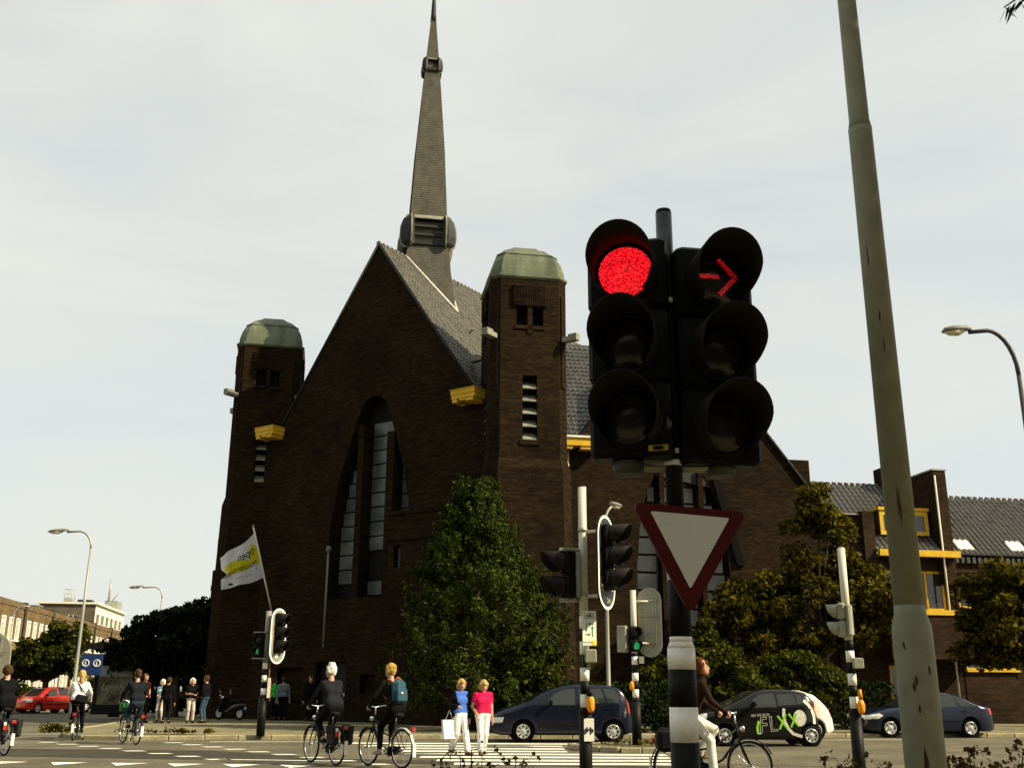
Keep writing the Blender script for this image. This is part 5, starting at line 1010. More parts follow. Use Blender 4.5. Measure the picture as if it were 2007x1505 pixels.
# navy saloon at the far kerb
gt = [(0, .42), (.04, .62), (.25, .74), (.8, .87), (1.25, .93), (1.65, 1.15), (2.05, 1.34), (2.45, 1.40), (2.95, 1.38), (3.4, 1.26), (3.75, 1.08), (4.0, 1.01), (4.3, .97), (4.38, .80), (4.42, .60), (4.43, .45)]
car('navy blue saloon with alloy wheels in front of the brick house', (11.25, 35.25, 0), 5, 4.43, 1.70, gt, lambda x: .86+.02*x, (.85, 3.53), .30, [[(1.55, .93), (1.9, 1.2), (2.15, 1.31), (2.42, 1.33), (2.45, .93)], [(2.55, .93), (2.52, 1.33), (3.0, 1.30), (3.15, .97)], [(3.24, .98), (3.10, 1.28), (3.4, 1.18), (3.62, 1.02), (3.55, .98)]], PMEG, (1.3, 2.0), (3.35, 3.8), [(.05, .56), (.09, .68), (.5, .74), (.62, .68), (.45, .58)], [(4.22, .72), (4.2, .92), (4.38, .90), (4.4, .74)], hub=5)
# three cars parked in the side street, seen from the front
small_t = [(0, .42), (.05, .66), (.75, .90), (1.35, 1.34), (1.9, 1.44), (2.9, 1.42), (3.4, 1.25), (3.66, .95), (3.72, .6), (3.75, .45)]; sw = [[(1.05, .95), (1.45, 1.28), (1.95, 1.36), (1.95, .95)], [(2.03, .95), (2.03, 1.36), (2.85, 1.34), (3.0, .98)]]
for lb, loc, rz, pm, gl in (('bright red hatchback parked below the round tree', (-27.6, 60.2, 0), 63, PRED, 0), ('dark teal hatchback parked behind the bright red one', (-26.6, 64.6, 0), 52, PGRN, 0), ('dark red van parked beside the tall street lamp', (-24.0, 63.6, 0), 75, mat('dark_red_paint', (.30, .016, .012), .25, coat=.4), 1)):
    car(lb, loc, rz, 3.75, 1.66, [(x, z*(1.12 if gl else 1)) for x, z in small_t], lambda x: .90+.02*x, (.75, 3.05), .28, [[(x, z*(1.08 if gl else 1)) for x, z in q] for q in sw], pm, (.8, 1.35), (3.42, 3.62), [(.04, .62), (.08, .76), (.42, .82), (.3, .64)], [(3.5, .7), (3.5, .95), (3.66, .9), (3.68, .7)], group='cars parked in the side street', clad=gl)

# ================================================================ bicycles
def bicycle(label, loc, rz, frame_m=BLACKP, extras=(), steer=0, mud=BLACKP):
    """upright city bicycle heading along local +x; wheels touch z = 0"""
    t = thing('bicycle', label, 'bicycle', loc, rz); R_ = .345; RX_, FX = -.50, .61
    sp = MB()
    for k in range(18):
        a = 2*pi*k/18; sp.tube([(.025*cos(a+.6), .02*(-1)**k, .025*sin(a+.6)), (R_*.92*cos(a), 0, R_*.92*sin(a))], .0016, 4, False)
    spm = sp.mesh('spokes', CHROME); tm_ = torus(MB(), R_-.018, .019, 40, 7).mesh('tyre', RUBBER); rm_ = torus(MB(), R_-.042, .011, 40, 6).mesh('rim', CHROME); hm = MB().tube([(0, -.045, 0), (0, .045, 0)], .024, 10).mesh('hub', CHROME)
    for x in (RX_, FX):
        wob = bpy.data.objects.new('wheel', tm_); COL.objects.link(wob); wob.parent = t; wob.location = (x, 0, R_)
        for nm, me in (('rim', rm_), ('spokes', spm), ('hub', hm)): piece(nm, me, wob, I4)
    b = MB(); hd0, hd1 = (.43, 0, .92), (.475, 0, .66); bb = (-.06, 0, .29); st = (-.27, 0, .80)
    b.tube([bb, st], .016, 8); b.tube([hd0, hd1], .020, 8); b.tube([(.455, 0, .72), (.2, 0, .42), bb], .018, 8); b.tube([(.44, 0, .86), (.1, 0, .60), (-.17, 0, .55)], .015, 8)
    for s in (-1, 1): b.tube([(st[0]+.01, s*.02, .78), (RX_, s*.055, R_)], .009, 6); b.tube([(bb[0], s*.03, .29), (RX_, s*.055, R_)], .010, 6)
    b.build('frame', frame_m, t)
    b = MB(); b.tube([hd1, (.50, 0, .60)], .02, 8)
    for s in (-1, 1): b.tube([(.485, s*.03, .66), (.52, s*.05, .55), (.58, s*.05, .41), (FX, s*.045, R_)], [.014, .013, .011, .009], 8)
    b.build('fork', frame_m, t)
    b = MB(); b.tube([(.43, 0, .92), (.415, 0, 1.06)], .013, 8); b.tube([(.20, -.27, 1.06), (.30, -.27, 1.08), (.40, -.20, 1.10), (.43, 0, 1.07), (.40, .20, 1.10), (.30, .27, 1.08), (.20, .27, 1.06)], .011, 8); hb = b.build('handlebar', CHROME, t)
    for s in (-1, 1): MB().tube([(.18, s*.27, 1.055), (.30, s*.27, 1.08)], .017, 8).build('grip', RUBBER, hb)
    b = MB(); b.tube([st, (-.295, 0, .92)], .012, 8); b.build('seat_post', CHROME, t)
    b = MB(); b.loft([[(x, wd*cos(a), .945+ht*sin(a)) for a in np.linspace(0, 2*pi, 12)[:-1]] for x, wd, ht in ((-.42, .05, .02), (-.38, .11, .045), (-.30, .105, .045), (-.20, .05, .035), (-.12, .025, .025), (-.10, .01, .01))], True, True, True); b.build('saddle', BLACKP, t)
    def mudguard(cx, a0, a1, m):
        q = MB(); vs = []; K = 22
        for i in range(K+1):
            a = a0+(a1-a0)*i/K
            for yy, rr in ((-.03, .365), (-.015, .378), (.015, .378), (.03, .365)): vs.append((cx+rr*cos(a), yy, R_+rr*sin(a)))
        q.add(vs, [(i*4+j, i*4+j+1, (i+1)*4+j+1, (i+1)*4+j) for i in range(K) for j in range(3)], True); return q.build('mudguard', m, t)
    mg = mudguard(RX_, radians(5), radians(195), mud); mudguard(FX, radians(25), radians(165), frame_m)
    a = radians(192); MB().bx(RX_-.395, RX_-.375, -.032, .032, .22, .46).build('reflector_strip', WHITE, mg)
    b = MB(); b.loft([[(x, y, z+h_*k) for (x, h_, y) in ()] for k in ()] or [[(-.52, -.06, .33), (-.52, -.03, .33), (-.52, -.03, .37), (-.52, -.06, .37)], [(-.1, -.07, .20), (-.1, -.03, .20), (-.1, -.03, .39), (-.1, -.07, .39)], [(.02, -.07, .23), (.02, -.03, .23), (.02, -.03, .36), (.02, -.07, .36)]], True, True); b.build('chain_case', BLACKP, t)
    cr = MB().tube([(bb[0], -.09, .29), (bb[0], .09, .29)], .012, 8); cr.tube([(bb[0], -.09, .29), (bb[0]+.13, -.09, .19)], .009, 6); cr.tube([(bb[0], .09, .29), (bb[0]-.13, .09, .39)], .009, 6); cr.bx(bb[0]+.08, bb[0]+.18, -.19, -.10, .175, .20); cr.bx(bb[0]-.18, bb[0]-.08, .10, .19, .38, .405); cr.build('crank', CHROME, t)
    b = MB()
    for s in (-1, 1): b.tube([(-.24, s*.06, .74), (-.36, s*.065, .745), (-.80, s*.065, .745)], .006, 6); b.tube([(RX_, s*.065, R_), (-.62, s*.065, .745)], .006, 6)
    for x in (-.40, -.55, -.70, -.80): b.tube([(x, -.065, .745), (x, .065, .745)], .005, 6)
    b.build('carrier', BLACKP, t); MB().bx(-.86, -.81, -.045, .045, .66, .73, .01).build('rear_light', TLAMP, t)
    b = MB(); b.lathe([(.02, -.04), (.04, 0), (.045, .03)], 12, xf=T(.52, 0, .86) @ RY(90)); b.build('front_lamp', CHROME, t)
    for e in extras:
        if e == 'panniers':
            for s in (-1, 1):
                p = MB().box((-.60, s*.15, .56), (.36, .13, .36), .04).build('pannier', mat('pannier_fabric', (.012, .012, .012), .7), t); MB().box((-.60, s*.218, .66), (.30, .01, .14), .004).build('flap', TRIM, p)
            MB().box((-.795, .16, .58), (.015, .06, .09)).build('reflector', RED, t); MB().box((-.795, .16, .66), (.014, .05, .06)).build('reflector', WHITE, t)
        if e == 'bag': MB().box((-.62, 0, .83), (.34, .26, .16), .05).build('carrier_bag', TRIM, t)
        if e == 'sidebag':
            p = MB().box((-.58, 0, .70), (.40, .36, .34), .06).build('pannier', TRIM, t)
        if e == 'basket': MB().box((.60, 0, .90), (.24, .32, .24), .03).build('basket', mat('green_crate', (.01, .09, .02), .6), t)
        if e == 'child': MB().box((-.66, 0, .98), (.24, .28, .44), .05).build('child_seat', TRIM, t)
    return t

# ================================================================ people: one continuous skin grown round a posed skeleton
def surface_nets(Fd, org, h, Tg):
    s = Fd < 0; nx, ny, nz = Fd.shape; cnt = np.zeros((nx-1, ny-1, nz-1)); acc = np.zeros((nx-1, ny-1, nz-1, 3))
    base = np.stack(np.meshgrid(np.arange(nx-1), np.arange(ny-1), np.arange(nz-1), indexing='ij'), -1).astype(float)
    cor = [(i, j, k) for i in (0, 1) for j in (0, 1) for k in (0, 1)]
    def sl(c): return tuple(slice(c[a], Fd.shape[a]-1+c[a]) for a in range(3))
    for a in cor:
        for ax in range(3):
            if a[ax]: continue
            c = list(a); c[ax] = 1; c = tuple(c); f0, f1 = Fd[sl(a)], Fd[sl(c)]; x = (f0 < 0) != (f1 < 0)
            t_ = np.where(x, f0/(f0-f1+1e-12), 0); p = np.zeros(acc.shape); p[..., 0] = a[0]; p[..., 1] = a[1]; p[..., 2] = a[2]; p[..., ax] += t_; acc += p*x[..., None]; cnt += x
    act = cnt > 0; idx = -np.ones(act.shape, dtype=np.int64); idx[act] = np.arange(act.sum())
    V = (base[act]+acc[act]/cnt[act][:, None])*h+org; tags = Tg[:-1, :-1, :-1][act]; faces = []
    for ax in range(3):
        o1, o2 = [q for q in range(3) if q != ax]; n = [nx-1, ny-1, nz-1]; A = [slice(1, n[q]) for q in range(3)]; A[ax] = slice(0, n[ax]); B = list(A); B[ax] = slice(1, n[ax]+1)
        s0, s1 = s[tuple(A)], s[tuple(B)]; x = s0 != s1
        def cell(d1, d2):
            C = [None]*3; C[ax] = slice(0, n[ax]); C[o1] = slice(1-d1, n[o1]-d1); C[o2] = slice(1-d2, n[o2]-d2); return idx[tuple(C)]
        q = np.stack([cell(1, 1)[x], cell(0, 1)[x], cell(0, 0)[x], cell(1, 0)[x]], -1); fl_ = s0[x] if ax != 1 else ~s0[x]; q[~fl_] = q[~fl_][:, ::-1]; faces.append(q)
    Fq = np.concatenate(faces); return V, Fq[(Fq >= 0).all(1)], tags
def grow(name, prims, mats_, parent, h=.014, noise=0.):
    """prims: (p0, p1, r0, r1, tag, blend, squash) rounded cones melted together"""
    P = np.array([p for q in prims for p in (q[0], q[1])]); rm = max(max(q[2], q[3]) for q in prims)
    lo = P.min(0)-rm-.06; hi = P.max(0)+rm+.06; dims = np.ceil((hi-lo)/h).astype(int)+1; Fd = np.full(dims, .12); Tg = np.zeros(dims, dtype=np.int16); near = np.full(dims, 9.)
    ax = [lo[i]+np.arange(dims[i])*h for i in range(3)]
    for q in prims:
        p0, p1, r0, r1, tg, k = np.array(q[0], float), np.array(q[1], float), q[2], q[3], q[4], q[5]; sq = q[6] if len(q) > 6 else (1, 1, 1); mr = max(r0, r1)*max(1/min(sq), 1)+.09
        a = [np.searchsorted(ax[i], min(p0[i], p1[i])-mr) for i in range(3)]; c = [np.searchsorted(ax[i], max(p0[i], p1[i])+mr) for i in range(3)]; S_ = tuple(slice(a[i], c[i]) for i in range(3))
        X = ax[0][S_[0]][:, None, None]; Y = ax[1][S_[1]][None, :, None]; Z = ax[2][S_[2]][None, None, :]; d = p1-p0; sqa = np.array(sq); dd = ((d*sqa)**2).sum()+1e-9
        t_ = np.clip(((X-p0[0])*d[0]*sqa[0]**2+(Y-p0[1])*d[1]*sqa[1]**2+(Z-p0[2])*d[2]*sqa[2]**2)/dd, 0, 1)
        dist = np.sqrt(((X-p0[0]-t_*d[0])*sqa[0])**2+((Y-p0[1]-t_*d[1])*sqa[1])**2+((Z-p0[2]-t_*d[2])*sqa[2])**2)-(r0+(r1-r0)*t_)
        if noise: dist = dist+noise*np.sin(X*95+np.sin(Y*60)*2)*np.sin(Y*88+Z*40)
        f = Fd[S_]; m = dist < near[S_]; Tg[S_] = np.where(m, tg, Tg[S_]); near[S_] = np.minimum(near[S_], dist)
        hh = np.clip(.5+.5*(f-dist)/k, 0, 1); Fd[S_] = f*(1-hh)+dist*hh-k*hh*(1-hh)
    V, Fq, tags = surface_nets(Fd, lo, h, Tg); me = bpy.data.meshes.new(name); me.from_pydata(V.tolist(), [], Fq.tolist())
    for m in mats_: me.materials.append(m)
    me.polygons.foreach_set('material_index', tags[Fq[:, 0]].astype(np.int32)); me.polygons.foreach_set('use_smooth', [True]*len(Fq)); me.update()
    o = bpy.data.objects.new(name, me); COL.objects.link(o); o.parent = parent; return o
def ik(a, b, l1, l2, bend):
    a, b, bend = Vector(a), Vector(b), Vector(bend); d = b-a; L_ = min(d.length, (l1+l2)*.999); u_ = d.normalized(); x = (l1*l1-l2*l2+L_*L_)/(2*L_); y = sqrt(max(0, l1*l1-x*x)); bb = (bend-u_*bend.dot(u_)).normalized(); return a+u_*x+bb*y
FAB = {}
def cloth(c, r=.85):
    k = 'cloth_%02x%02x%02x' % tuple(int(255*min(1, x)**.45) for x in c)
    return mat(k, c, r, var=.16, scale=7, spec=.04)
SKIN = mat('skin', (.42, .22, .13), .5, var=.08, scale=9, spec=.3); SHOE = mat('dark_shoe', (.012, .010, .009), .7, spec=.08)
def person(label, loc, rz, pose, top, legs, hair, s=1., sleeves='long', shoes=None, flare=0., hairstyle='short', turn=0., jacket=None, hands=None, feet=None, lean=None, h=.014, shorts=False, scarf=None, down=0.):
    """local frame: +x forward, +y left. pose 'bike' sits on the bicycle above, otherwise stands or walks"""
    t = thing('person', label, 'person', loc, rz); top, legs = tuple(c*(.45 if max(top) < .06 else 1) for c in top), tuple(c*(.45 if max(legs) < .06 else 1) for c in legs); M4 = [SKIN, cloth(top), cloth(legs), shoes or SHOE, cloth(tuple(c*.45 for c in jacket)) if jacket else cloth(top), mat('lips', (.32, .09, .07), .4), mat('eye_dark', (.02, .015, .012), .3)]
    SK, TP, LG, SH, JK, LP, EY = range(7); TPs = JK if jacket else TP
    if pose == 'bike':
        hip = Vector((-.27, 0, 1.03)); ch_ = Vector((-.17+(lean or 0), 0, 1.36)); sh = Vector((-.13+(lean or 0)*1.3, 0, 1.53)); hd = sh+Vector((.05, 0, .222)); ft = feet or ((.05, -.145, .275), (-.21, .145, .48)); hn = hands or ((.22, -.27, 1.10), (.22, .27, 1.10))
    else:
        hip = Vector((0, 0, .94)); ch_ = Vector((.01, 0, 1.25)); sh = Vector((0, 0, 1.44)); hd = sh+Vector((.02, 0, .20)); ft = feet or ((.02, -.11, .09), (.0, .11, .09)); hn = hands or ((.06, -.27, .80), (.08, .27, .82))
    hd = hd+Vector((sin(down)*.08, 0, -sin(down)*.03))
    pr = []
    def add(a, b, r0, r1, tg, k=.03, sq=(1, 1, 1)): pr.append((tuple(a), tuple(b), r0, r1, tg, k, sq))
    Yv = Vector((0, 1, 0)); sleeve_m = TPs
    # trunk
    add(hip-Yv*.075+Vector((0, 0, .02)), hip+Yv*.075+Vector((0, 0, .02)), .118, .118, LG, .05); mid = hip.lerp(ch_, .5); add(mid-Yv*.06, mid+Yv*.06, .112, .112, TP, .06); add(ch_-Yv*.085, ch_+Yv*.085, .118, .118, TP, .06); add(sh-Yv*.13+Vector((0, 0, -.03)), sh+Yv*.13+Vector((0, 0, -.03)), .07, .07, TP, .06)
    hem = hip+Vector((0, 0, .10 if pose == 'bike' else .06)); add(hem-Yv*.08, hem+Yv*.08, .124, .124, TP, .02)
    if jacket:
        jh = hip+Vector((-.03, 0, -.02)); add(jh-Yv*.095, ch_-Yv*.12, .11, .10, JK, .02); add(jh+Yv*.095, ch_+Yv*.12, .11, .10, JK, .02); add(jh+Vector((-.05, 0, 0)), ch_+Vector((-.06, 0, 0)), .11, .12, JK, .03)
    # neck and head
    add(sh+Vector((.0, 0, .02)), hd+Vector((-.015, 0, -.04)), .056, .052, SK if not scarf else TP, .03)
    fw = Vector((cos(turn)*cos(down), sin(turn)*cos(down), -sin(down))); sd_ = Vector((-sin(turn), cos(turn), 0)); up = fw.cross(sd_)
    add(hd+fw*.025-up*.065, hd-fw*.015+up*.035, .068, .094, SK, .03); add(hd+fw*.06-up*.075, hd+fw*.045-up*.05, .036, .05, SK, .03)
    add(hd+fw*.102-up*.012, hd+fw*.103-up*.035, .009, .013, SK, .02); add(hd+fw*.092-sd_*.022-up*.062, hd+fw*.092+sd_*.022-up*.062, .008, .008, LP, .006)
    for q in (-1, 1): add(hd+sd_*q*.092-up*.005, hd+sd_*q*.092-up*.035-fw*.008, .016, .012, SK, .01); add(hd+fw*.085+sd_*q*.036+up*.008, hd+fw*.084+sd_*q*.036+up*.008, .010, .010, EY, .004)
    # legs
    for (fx, fy, fz), q in zip(ft, (-1, 1)):
        hp = hip+Yv*q*.09; an = Vector((fx, fy, fz)); kn = ik(hp, an, .44, .43, (1, 0, .15)); add(hp, kn, .092+flare*.006, .066+flare*.008, LG, .035)
        if shorts: add(kn, kn.lerp(an, .45), .066+flare*.02, .062+flare*.03, LG, .012); add(kn, an, .050, .036, SK, .02)
        else: add(kn, kn.lerp(an, .86), .064+flare*.01, .050+flare*.035, LG, .02); add(kn.lerp(an, .6), an, .042, .036, SK, .006)
        toe = Vector((.16, 0, -.045)) if pose == 'bike' else Vector((.155, q*.03, -.05)); add(an+Vector((-.05, 0, -.035)), an+Vector((.05, 0, -.035)), .042, .042, SH, .02); add(an+Vector((.02, 0, -.045)), an+toe, .04, .032, SH, .02)
    # arms, hands with five fingers
    for (hx, hy, hz), q in zip(hn, (-1, 1)):
        sp_ = sh+Yv*q*.185+Vector((0, 0, -.03)); wr_ = Vector((hx, hy, hz)); el = ik(sp_, wr_, .29, .27, (-.7, q*.5, -.6) if pose != 'bike' else (-.2, q*.7, -.7)); add(sp_, el, .058, .046, sleeve_m, .035)
        if sleeves == 'short': add(sp_, sp_.lerp(el, .55), .066, .062, sleeve_m, .01); pr[-2] = (tuple(sp_), tuple(el), .052, .042, SK, .03, (1, 1, 1)); add(el, wr_, .041, .029, SK, .02)
        else: add(el, wr_, .046, .036, sleeve_m, .02)
        d = (wr_-el).normalized(); pal = wr_+d*.055; add(wr_, pal, .028, .032, SK, .012, (1, 1, 1)); sd2 = d.cross(Vector((0, 0, 1)))
        sd2 = sd2.normalized() if sd2.length > .2 else Vector((1, 0, 0)); cu_ = d.cross(sd2)
        if cu_.z > 0: cu_ = -cu_
        if pose == 'bike':
            for k in range(4): a = pal+sd2*(k-1.5)*.018+d*.02; add(a, a+cu_*(.045-.004*abs(k-1.3)), .0115, .010, SK, .004); add(a+cu_*.045, a+cu_*.05-d*.03, .010, .009, SK, .004)
            add(pal-sd2*.03*q, pal-sd2*.035*q+cu_*.04+d*.02, .013, .010, SK, .006)
        else:
            for k in range(4): a = pal+sd2*(k-1.5)*.017+d*.025; ln = (.06, .072, .068, .052)[k]; add(a, a+d*ln*.6, .0105, .010, SK, .004); add(a+d*ln*.6, a+d*ln+cu_*.02, .010, .008, SK, .004)
            add(pal-sd2*.03*q, pal-sd2*.045*q+d*.045, .013, .009, SK, .006)
    if scarf: add(sh+Vector((.04, -.06, .03)), sh+Vector((.04, .06, .03)), .055, .055, TP, .02)
    pr = [((np.array(a)*s).tolist(), (np.array(b)*s).tolist(), r0*s, r1*s, tg, k*s, sq) for a, b, r0, r1, tg, k, sq in pr]
    grow('body', pr, M4, t, h)
    # hair
    hm_ = mat('hair_%d' % int(sum(c*1000*(i+1) for i, c in enumerate(hair))), hair, .75, var=.35, scale=30, spec=.06); hp_ = []
    def ha(a, b, r0, r1, k=.02): hp_.append(((np.array(a)*s).tolist(), (np.array(b)*s).tolist(), r0*s, r1*s, 0, k*s))
    ha(hd-fw*.028+up*.045, hd-fw*.035-up*.005, .092, .088); ha(hd-fw*.01+up*.062, hd+fw*.045+up*.062, .072, .050); ha(hd-fw*.05-up*.01, hd-fw*.05-up*.055, .078, .058)
    for q in (-1, 1): ha(hd+sd_*q*.068+up*.03, hd+sd_*q*.075-fw*.02-up*.03, .045, .036)
    if hairstyle == 'bob':
        for q in (-1, 1): ha(hd+sd_*q*.075+up*.03, hd+sd_*q*.085-fw*.01-up*.085, .048, .036)
        ha(hd-fw*.06, hd-fw*.065-up*.10, .082, .06)
    if hairstyle == 'long':
        ha(hd-fw*.06-up*.02, hd-fw*.10-up*.18, .07, .05); ha(hd-fw*.10-up*.18, hd-fw*.11-up*.32+sd_*.04, .05, .02)
    if hairstyle == 'tuft':
        for q in range(9): a = q*.7; ha(hd+up*.06, hd-fw*(.02+.05*cos(a))+sd_*.06*sin(a)+up*(.135+.015*(q % 2)), .05, .016)
    if hairstyle == 'bun': ha(hd-fw*.09+up*.06, hd-fw*.10+up*.06, .045, .045)
    grow('hair', hp_, [hm_], t, max(.010, h*.85), noise=.003); return t
def ride(bl, pl, loc, rz, bike_kw, kw, turn=0.):
    bk = bicycle(bl, loc, rz, **bike_kw); p = person(pl, loc, rz, 'bike', **kw); return bk, p
GREYH = (.55, .52, .43); BLOND = (.40, .25, .06); BROWN = (.05, .028, .012); AUB = (.075, .022, .007); SILV = (.62, .60, .52)
DK = (.012, .012, .014); NAVY = (.018, .022, .034)
# white-haired man cycling away
ride('dark bicycle with black panniers under the white-haired cyclist', 'white-haired cyclist in a dark grey jacket riding away past the church', (-3.62, 21.25, 0), 126, dict(extras=('panniers',)), dict(top=(.030, .031, .040), legs=DK, hair=SILV, hairstyle='tuft', turn=.5, h=.012))
_, wbp = ride('dark bicycle under the cyclist with the blue backpack', 'blonde cyclist in dark clothes with a blue backpack riding away', (-2.33, 20.5, 0), 131, dict(mud=mat('pale_mudguard', (.5, .5, .42), .4)), dict(top=(.02, .02, .014), legs=DK, hair=BLOND, hairstyle='bun', turn=.25, lean=.04, h=.012, shorts=False, shoes=mat('grey_shoe', (.25, .24, .22), .7), feet=((.05, -.145, .275), (.02, .145, .30))))
bp_ = thing('backpack', 'teal blue backpack with orange straps on the blonde cyclist', 'backpack', (-2.33, 20.5, 0), 131)
BPM = mat('backpack_fabric', (.012, .05, .075), .5, var=.3, scale=6); b = MB(T(-.345, 0, 1.36) @ RY(7)); b.box((0, 0, 0), (.19, .30, .44), .07); bd = b.build('bag_body', BPM, bp_)
MB(T(-.445, 0, 1.30) @ RY(7)).box((0, 0, 0), (.05, .24, .24), .02).build('front_pocket', BPM, bp_); MB(T(-.475, .02, 1.34)).box((0, 0, 0), (.01, .04, .03)).build('badge', WHITE, bp_)
for sy in (-1, 1): MB().tube([(-.26, sy*.11, 1.55), (-.14, sy*.12, 1.585), (-.03, sy*.12, 1.46), (-.06, sy*.14, 1.28), (-.24, sy*.16, 1.18)], .016, 6).build('strap', mat('orange_strap', (.45, .10, .03), .7), bp_)
MB().tube([(-.30, -.06, 1.58), (-.30, 0, 1.62), (-.30, .06, 1.58)], .014, 6).build('handle', MATS['orange_strap'], bp_)
ride('dark bicycle under the woman in the white sweater', 'blonde cyclist in a white sweater riding away down the side street', (-12.2, 30.4, 0), 106, dict(), dict(top=(.66, .62, .58), legs=DK, hair=(.45, .26, .09), hairstyle='long', turn=.35))
sbg = thing('shoulder_bag', 'black shoulder bag slung behind the cyclist in the white sweater', 'bag', (-12.2, 30.4, 0), 106); MB(T(-.40, -.10, 1.10) @ RX(12)).box((0, 0, 0), (.12, .34, .22), .04).build('bag_body', cloth(DK), sbg); MB().tube([(-.36, -.22, 1.18), (-.29, -.02, 1.42), (-.14, .10, 1.58), (-.02, .08, 1.44), (-.10, -.16, 1.16)], .014, 6).build('strap', cloth(DK), sbg)
ride('bicycle with a green front crate under the cyclist in jeans', 'dark-haired cyclist in a dark pullover and jeans passing the pavement corner', (-9.95, 28.4, 0), 127, dict(extras=('basket',)), dict(top=(.022, .026, .034), legs=(.02, .035, .06), hair=BROWN, turn=.2))
ride('bicycle with twin black panniers below the grey sign board', 'cyclist in all-black clothes beside the grey sign board', (-11.2, 23.68, 0), 135, dict(extras=('panniers',)), dict(top=DK, legs=DK, hair=BROWN, turn=-.3))
ride('black city bicycle passing behind the signal post', 'auburn-haired cyclist in a brown jacket and white trousers looking back', (2.97, 16.25, 0), 2, dict(extras=('sidebag',)), dict(top=(.045, .026, .014), legs=(.62, .59, .50), hair=AUB, turn=-.45, hairstyle='bob', scarf=True, h=.0105, lean=.03, sleeves='long', flare=.4, feet=((.03, -.145, .26), (-.14, .145, .50)), shoes=mat('tan_shoe', (.3, .2, .12), .6), jacket=(.045, .026, .014)))
# two women on the zebra
person('woman in a blue top, open black jacket and white trousers on the zebra crossing', (-1.13, 24.2, 0), -52, 'walk', (.05, .12, .42), (.72, .70, .66), (.36, .22, .06), s=.93, flare=1.0, hairstyle='bob', turn=-.2, jacket=DK, down=.25, hands=((.16, -.20, 1.12), (.0, .27, .85)), feet=((-.22, -.09, .14), (.20, .10, .09)), h=.012, shoes=mat('brown_sandal', (.10, .05, .03), .7))
person('woman in a crimson short-sleeved top and white trousers on the zebra crossing', (-.62, 24.25, 0), -72, 'walk', (.55, .012, .07), (.72, .70, .66), (.34, .24, .08), s=.92, flare=1.0, hairstyle='bob', sleeves='short', turn=.1, down=.45, hands=((.10, -.17, .93), (.02, .24, .84)), feet=((.14, -.08, .09), (-.16, .06, .11)), h=.012, shoes=MATS['brown_sandal'])
wbag = thing('shopping_bag', 'white shopping bag hanging beside the woman in the black jacket', 'bag', (-1.36, 24.05, .36), -52); b = MB(); b.loft([[(-.05, -.15, 0), (.05, -.15, 0), (.05, .15, 0), (-.05, .15, 0)], [(-.03, -.19, .40), (.03, -.19, .40), (.03, .19, .40), (-.03, .19, .40)]], True, True); b.build('bag_body', WHITE, wbag); MB().tube([(0, -.1, .4), (0, 0, .60), (0, .1, .4)], .008, 5).build('handle', WHITE, wbag)
# group on the pavement
G = [('person in a dark red top with bare arms listening in the pavement group', (-14.35, 42.0), -35, dict(top=(.05, .015, .012), legs=(.03, .035, .02), hair=BROWN, sleeves='short', s=1.05, hands=((.22, -.14, 1.0), (.2, .1, .98)))),
     ('white-haired woman in a pale blue top and light trousers in the pavement group', (-13.75, 42.3), -110, dict(top=(.40, .62, .68), legs=(.55, .50, .46), hair=SILV, s=.93, sleeves='short', hairstyle='bob', hands=((.2, -.05, 1.1), (.2, .12, 1.05)))),
     ('person all in black standing with back turned in the pavement group', (-13.32, 41.7), 95, dict(top=DK, legs=(.02, .021, .02), hair=BROWN, s=.97)),
     ('grey-haired woman in a black vest and pale trousers in the pavement group', (-12.55, 42.2), -60, dict(top=DK, legs=(.42, .38, .30), hair=GREYH, s=.96, sleeves='short', hairstyle='bob', hands=((.18, -.05, 1.12), (.18, .14, 1.1)), flare=.5)),
     ('man in a black pullover and blue jeans in the pavement group', (-12.02, 42.3), 165, dict(top=DK, legs=(.04, .07, .10), hair=BROWN, s=1.02, hands=((.20, -.15, 1.0), (.20, .15, 1.0)))),
     ('person in a green top in the shade by the church door', (-10.2, 46.2), 40, dict(top=(.02, .30, .03), legs=DK, hair=BROWN, s=1.0)),
     ('person in a grey striped top with back turned by the church door', (-9.75, 46.0), 100, dict(top=(.17, .19, .21), legs=DK, hair=BROWN, s=1.02)),
     ('person in dark clothes facing the street by the church door', (-8.45, 45.2), -70, dict(top=DK, legs=DK, hair=BROWN, s=1.04))]
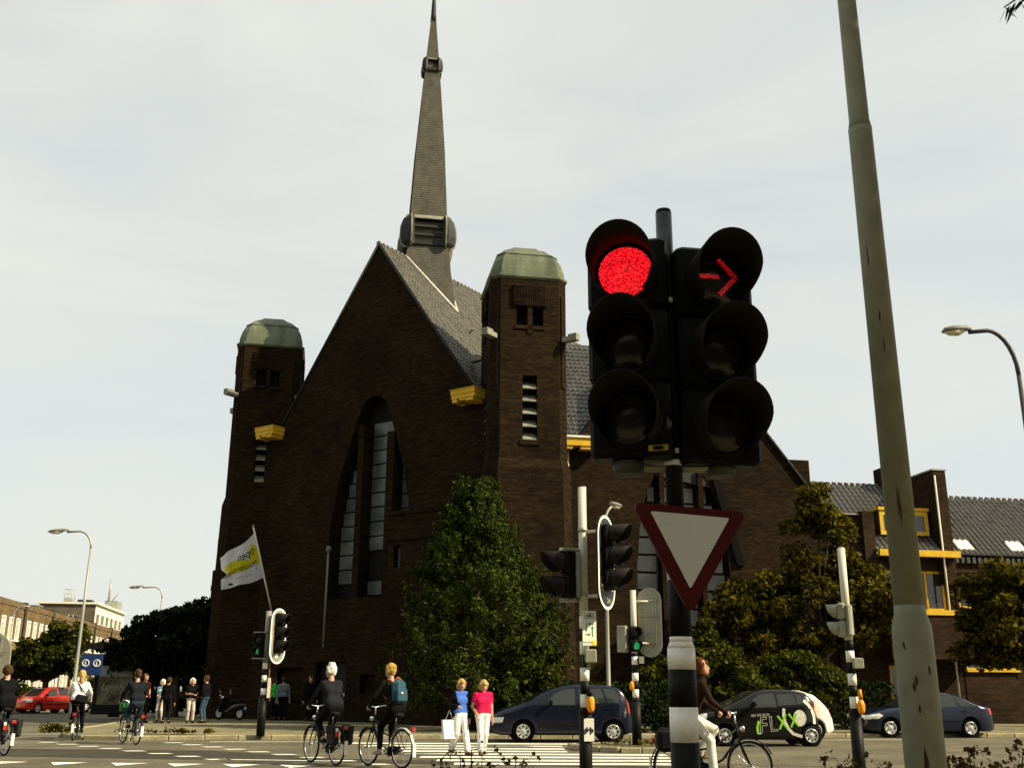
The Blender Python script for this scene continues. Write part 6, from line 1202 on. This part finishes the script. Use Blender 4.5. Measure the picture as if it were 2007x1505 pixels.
GP = [person(lb, (xy[0], xy[1], .1), rz, 'stand', **kw) for lb, xy, rz, kw in G]
b = MB()
for i in range(9): b.loft([[(.165*cos(a)*1.0, .225*sin(a), .98+i*.055+dz) for a in np.linspace(0, 2*pi, 18)[:-1]] for dz in (0, .014)], False, False)
b.build('shirt_stripes', mat('stripe_dark', (.05, .06, .08), .8), GP[6])
# parked moped in the church shade
mo = thing('moped', 'dark moped with a pale blue plate parked in the church shade', 'moped', (-12.1, 46.4, .1), 150)
for x in (-.6, .62):
    wb = MB(T(x, 0, .27)); torus(wb, .22, .05, 24, 8); w_ = wb.build('wheel', RUBBER, mo); MB(T(x, 0, .27) @ RX(90)).lathe([(.17, -.02), (.17, .02)], 16).build('rim', GALV, w_)
b = MB(); b.loft([[(x, wd*cos(a), zc+ht*sin(a)) for a in np.linspace(0, 2*pi, 14)[:-1]] for x, wd, zc, ht in ((-.85, .05, .62, .06), (-.6, .15, .58, .17), (-.25, .17, .50, .20), (.0, .17, .36, .10), (.25, .17, .36, .09))], True, True, True); b.build('body', PBLK, mo); MB(T(.42, 0, .62) @ RY(-18)).box((0, 0, 0), (.08, .36, .62), .03).build('leg_shield', PBLK, mo)
MB().box((-.38, 0, .78), (.62, .26, .10), .04).build('saddle', TRIM, mo); b = MB(); b.tube([(.60, 0, .30), (.40, 0, .98)], .03, 8); b.tube([(.30, -.33, 1.02), (.38, 0, 1.0), (.30, .33, 1.02)], .018, 8); b.build('handlebar', CHROME, mo); MB().box((.47, 0, .93), (.10, .16, .14), .03).build('headlight', HLAMP, mo)
for sy in (-1, 1): b = MB(); b.tube([(.34, sy*.28, 1.02), (.32, sy*.32, 1.2)], .008, 5); b.box((.32, sy*.32, 1.24), (.02, .12, .09), .01); b.build('mirror', CHROME, mo)
MB().box((-.90, 0, .50), (.01, .15, .13)).build('number_plate', mat('plate_blue', (.22, .5, .62), .4), mo); MB().box((-.88, 0, .64), (.04, .16, .06), .01).build('tail_light', TLAMP, mo)
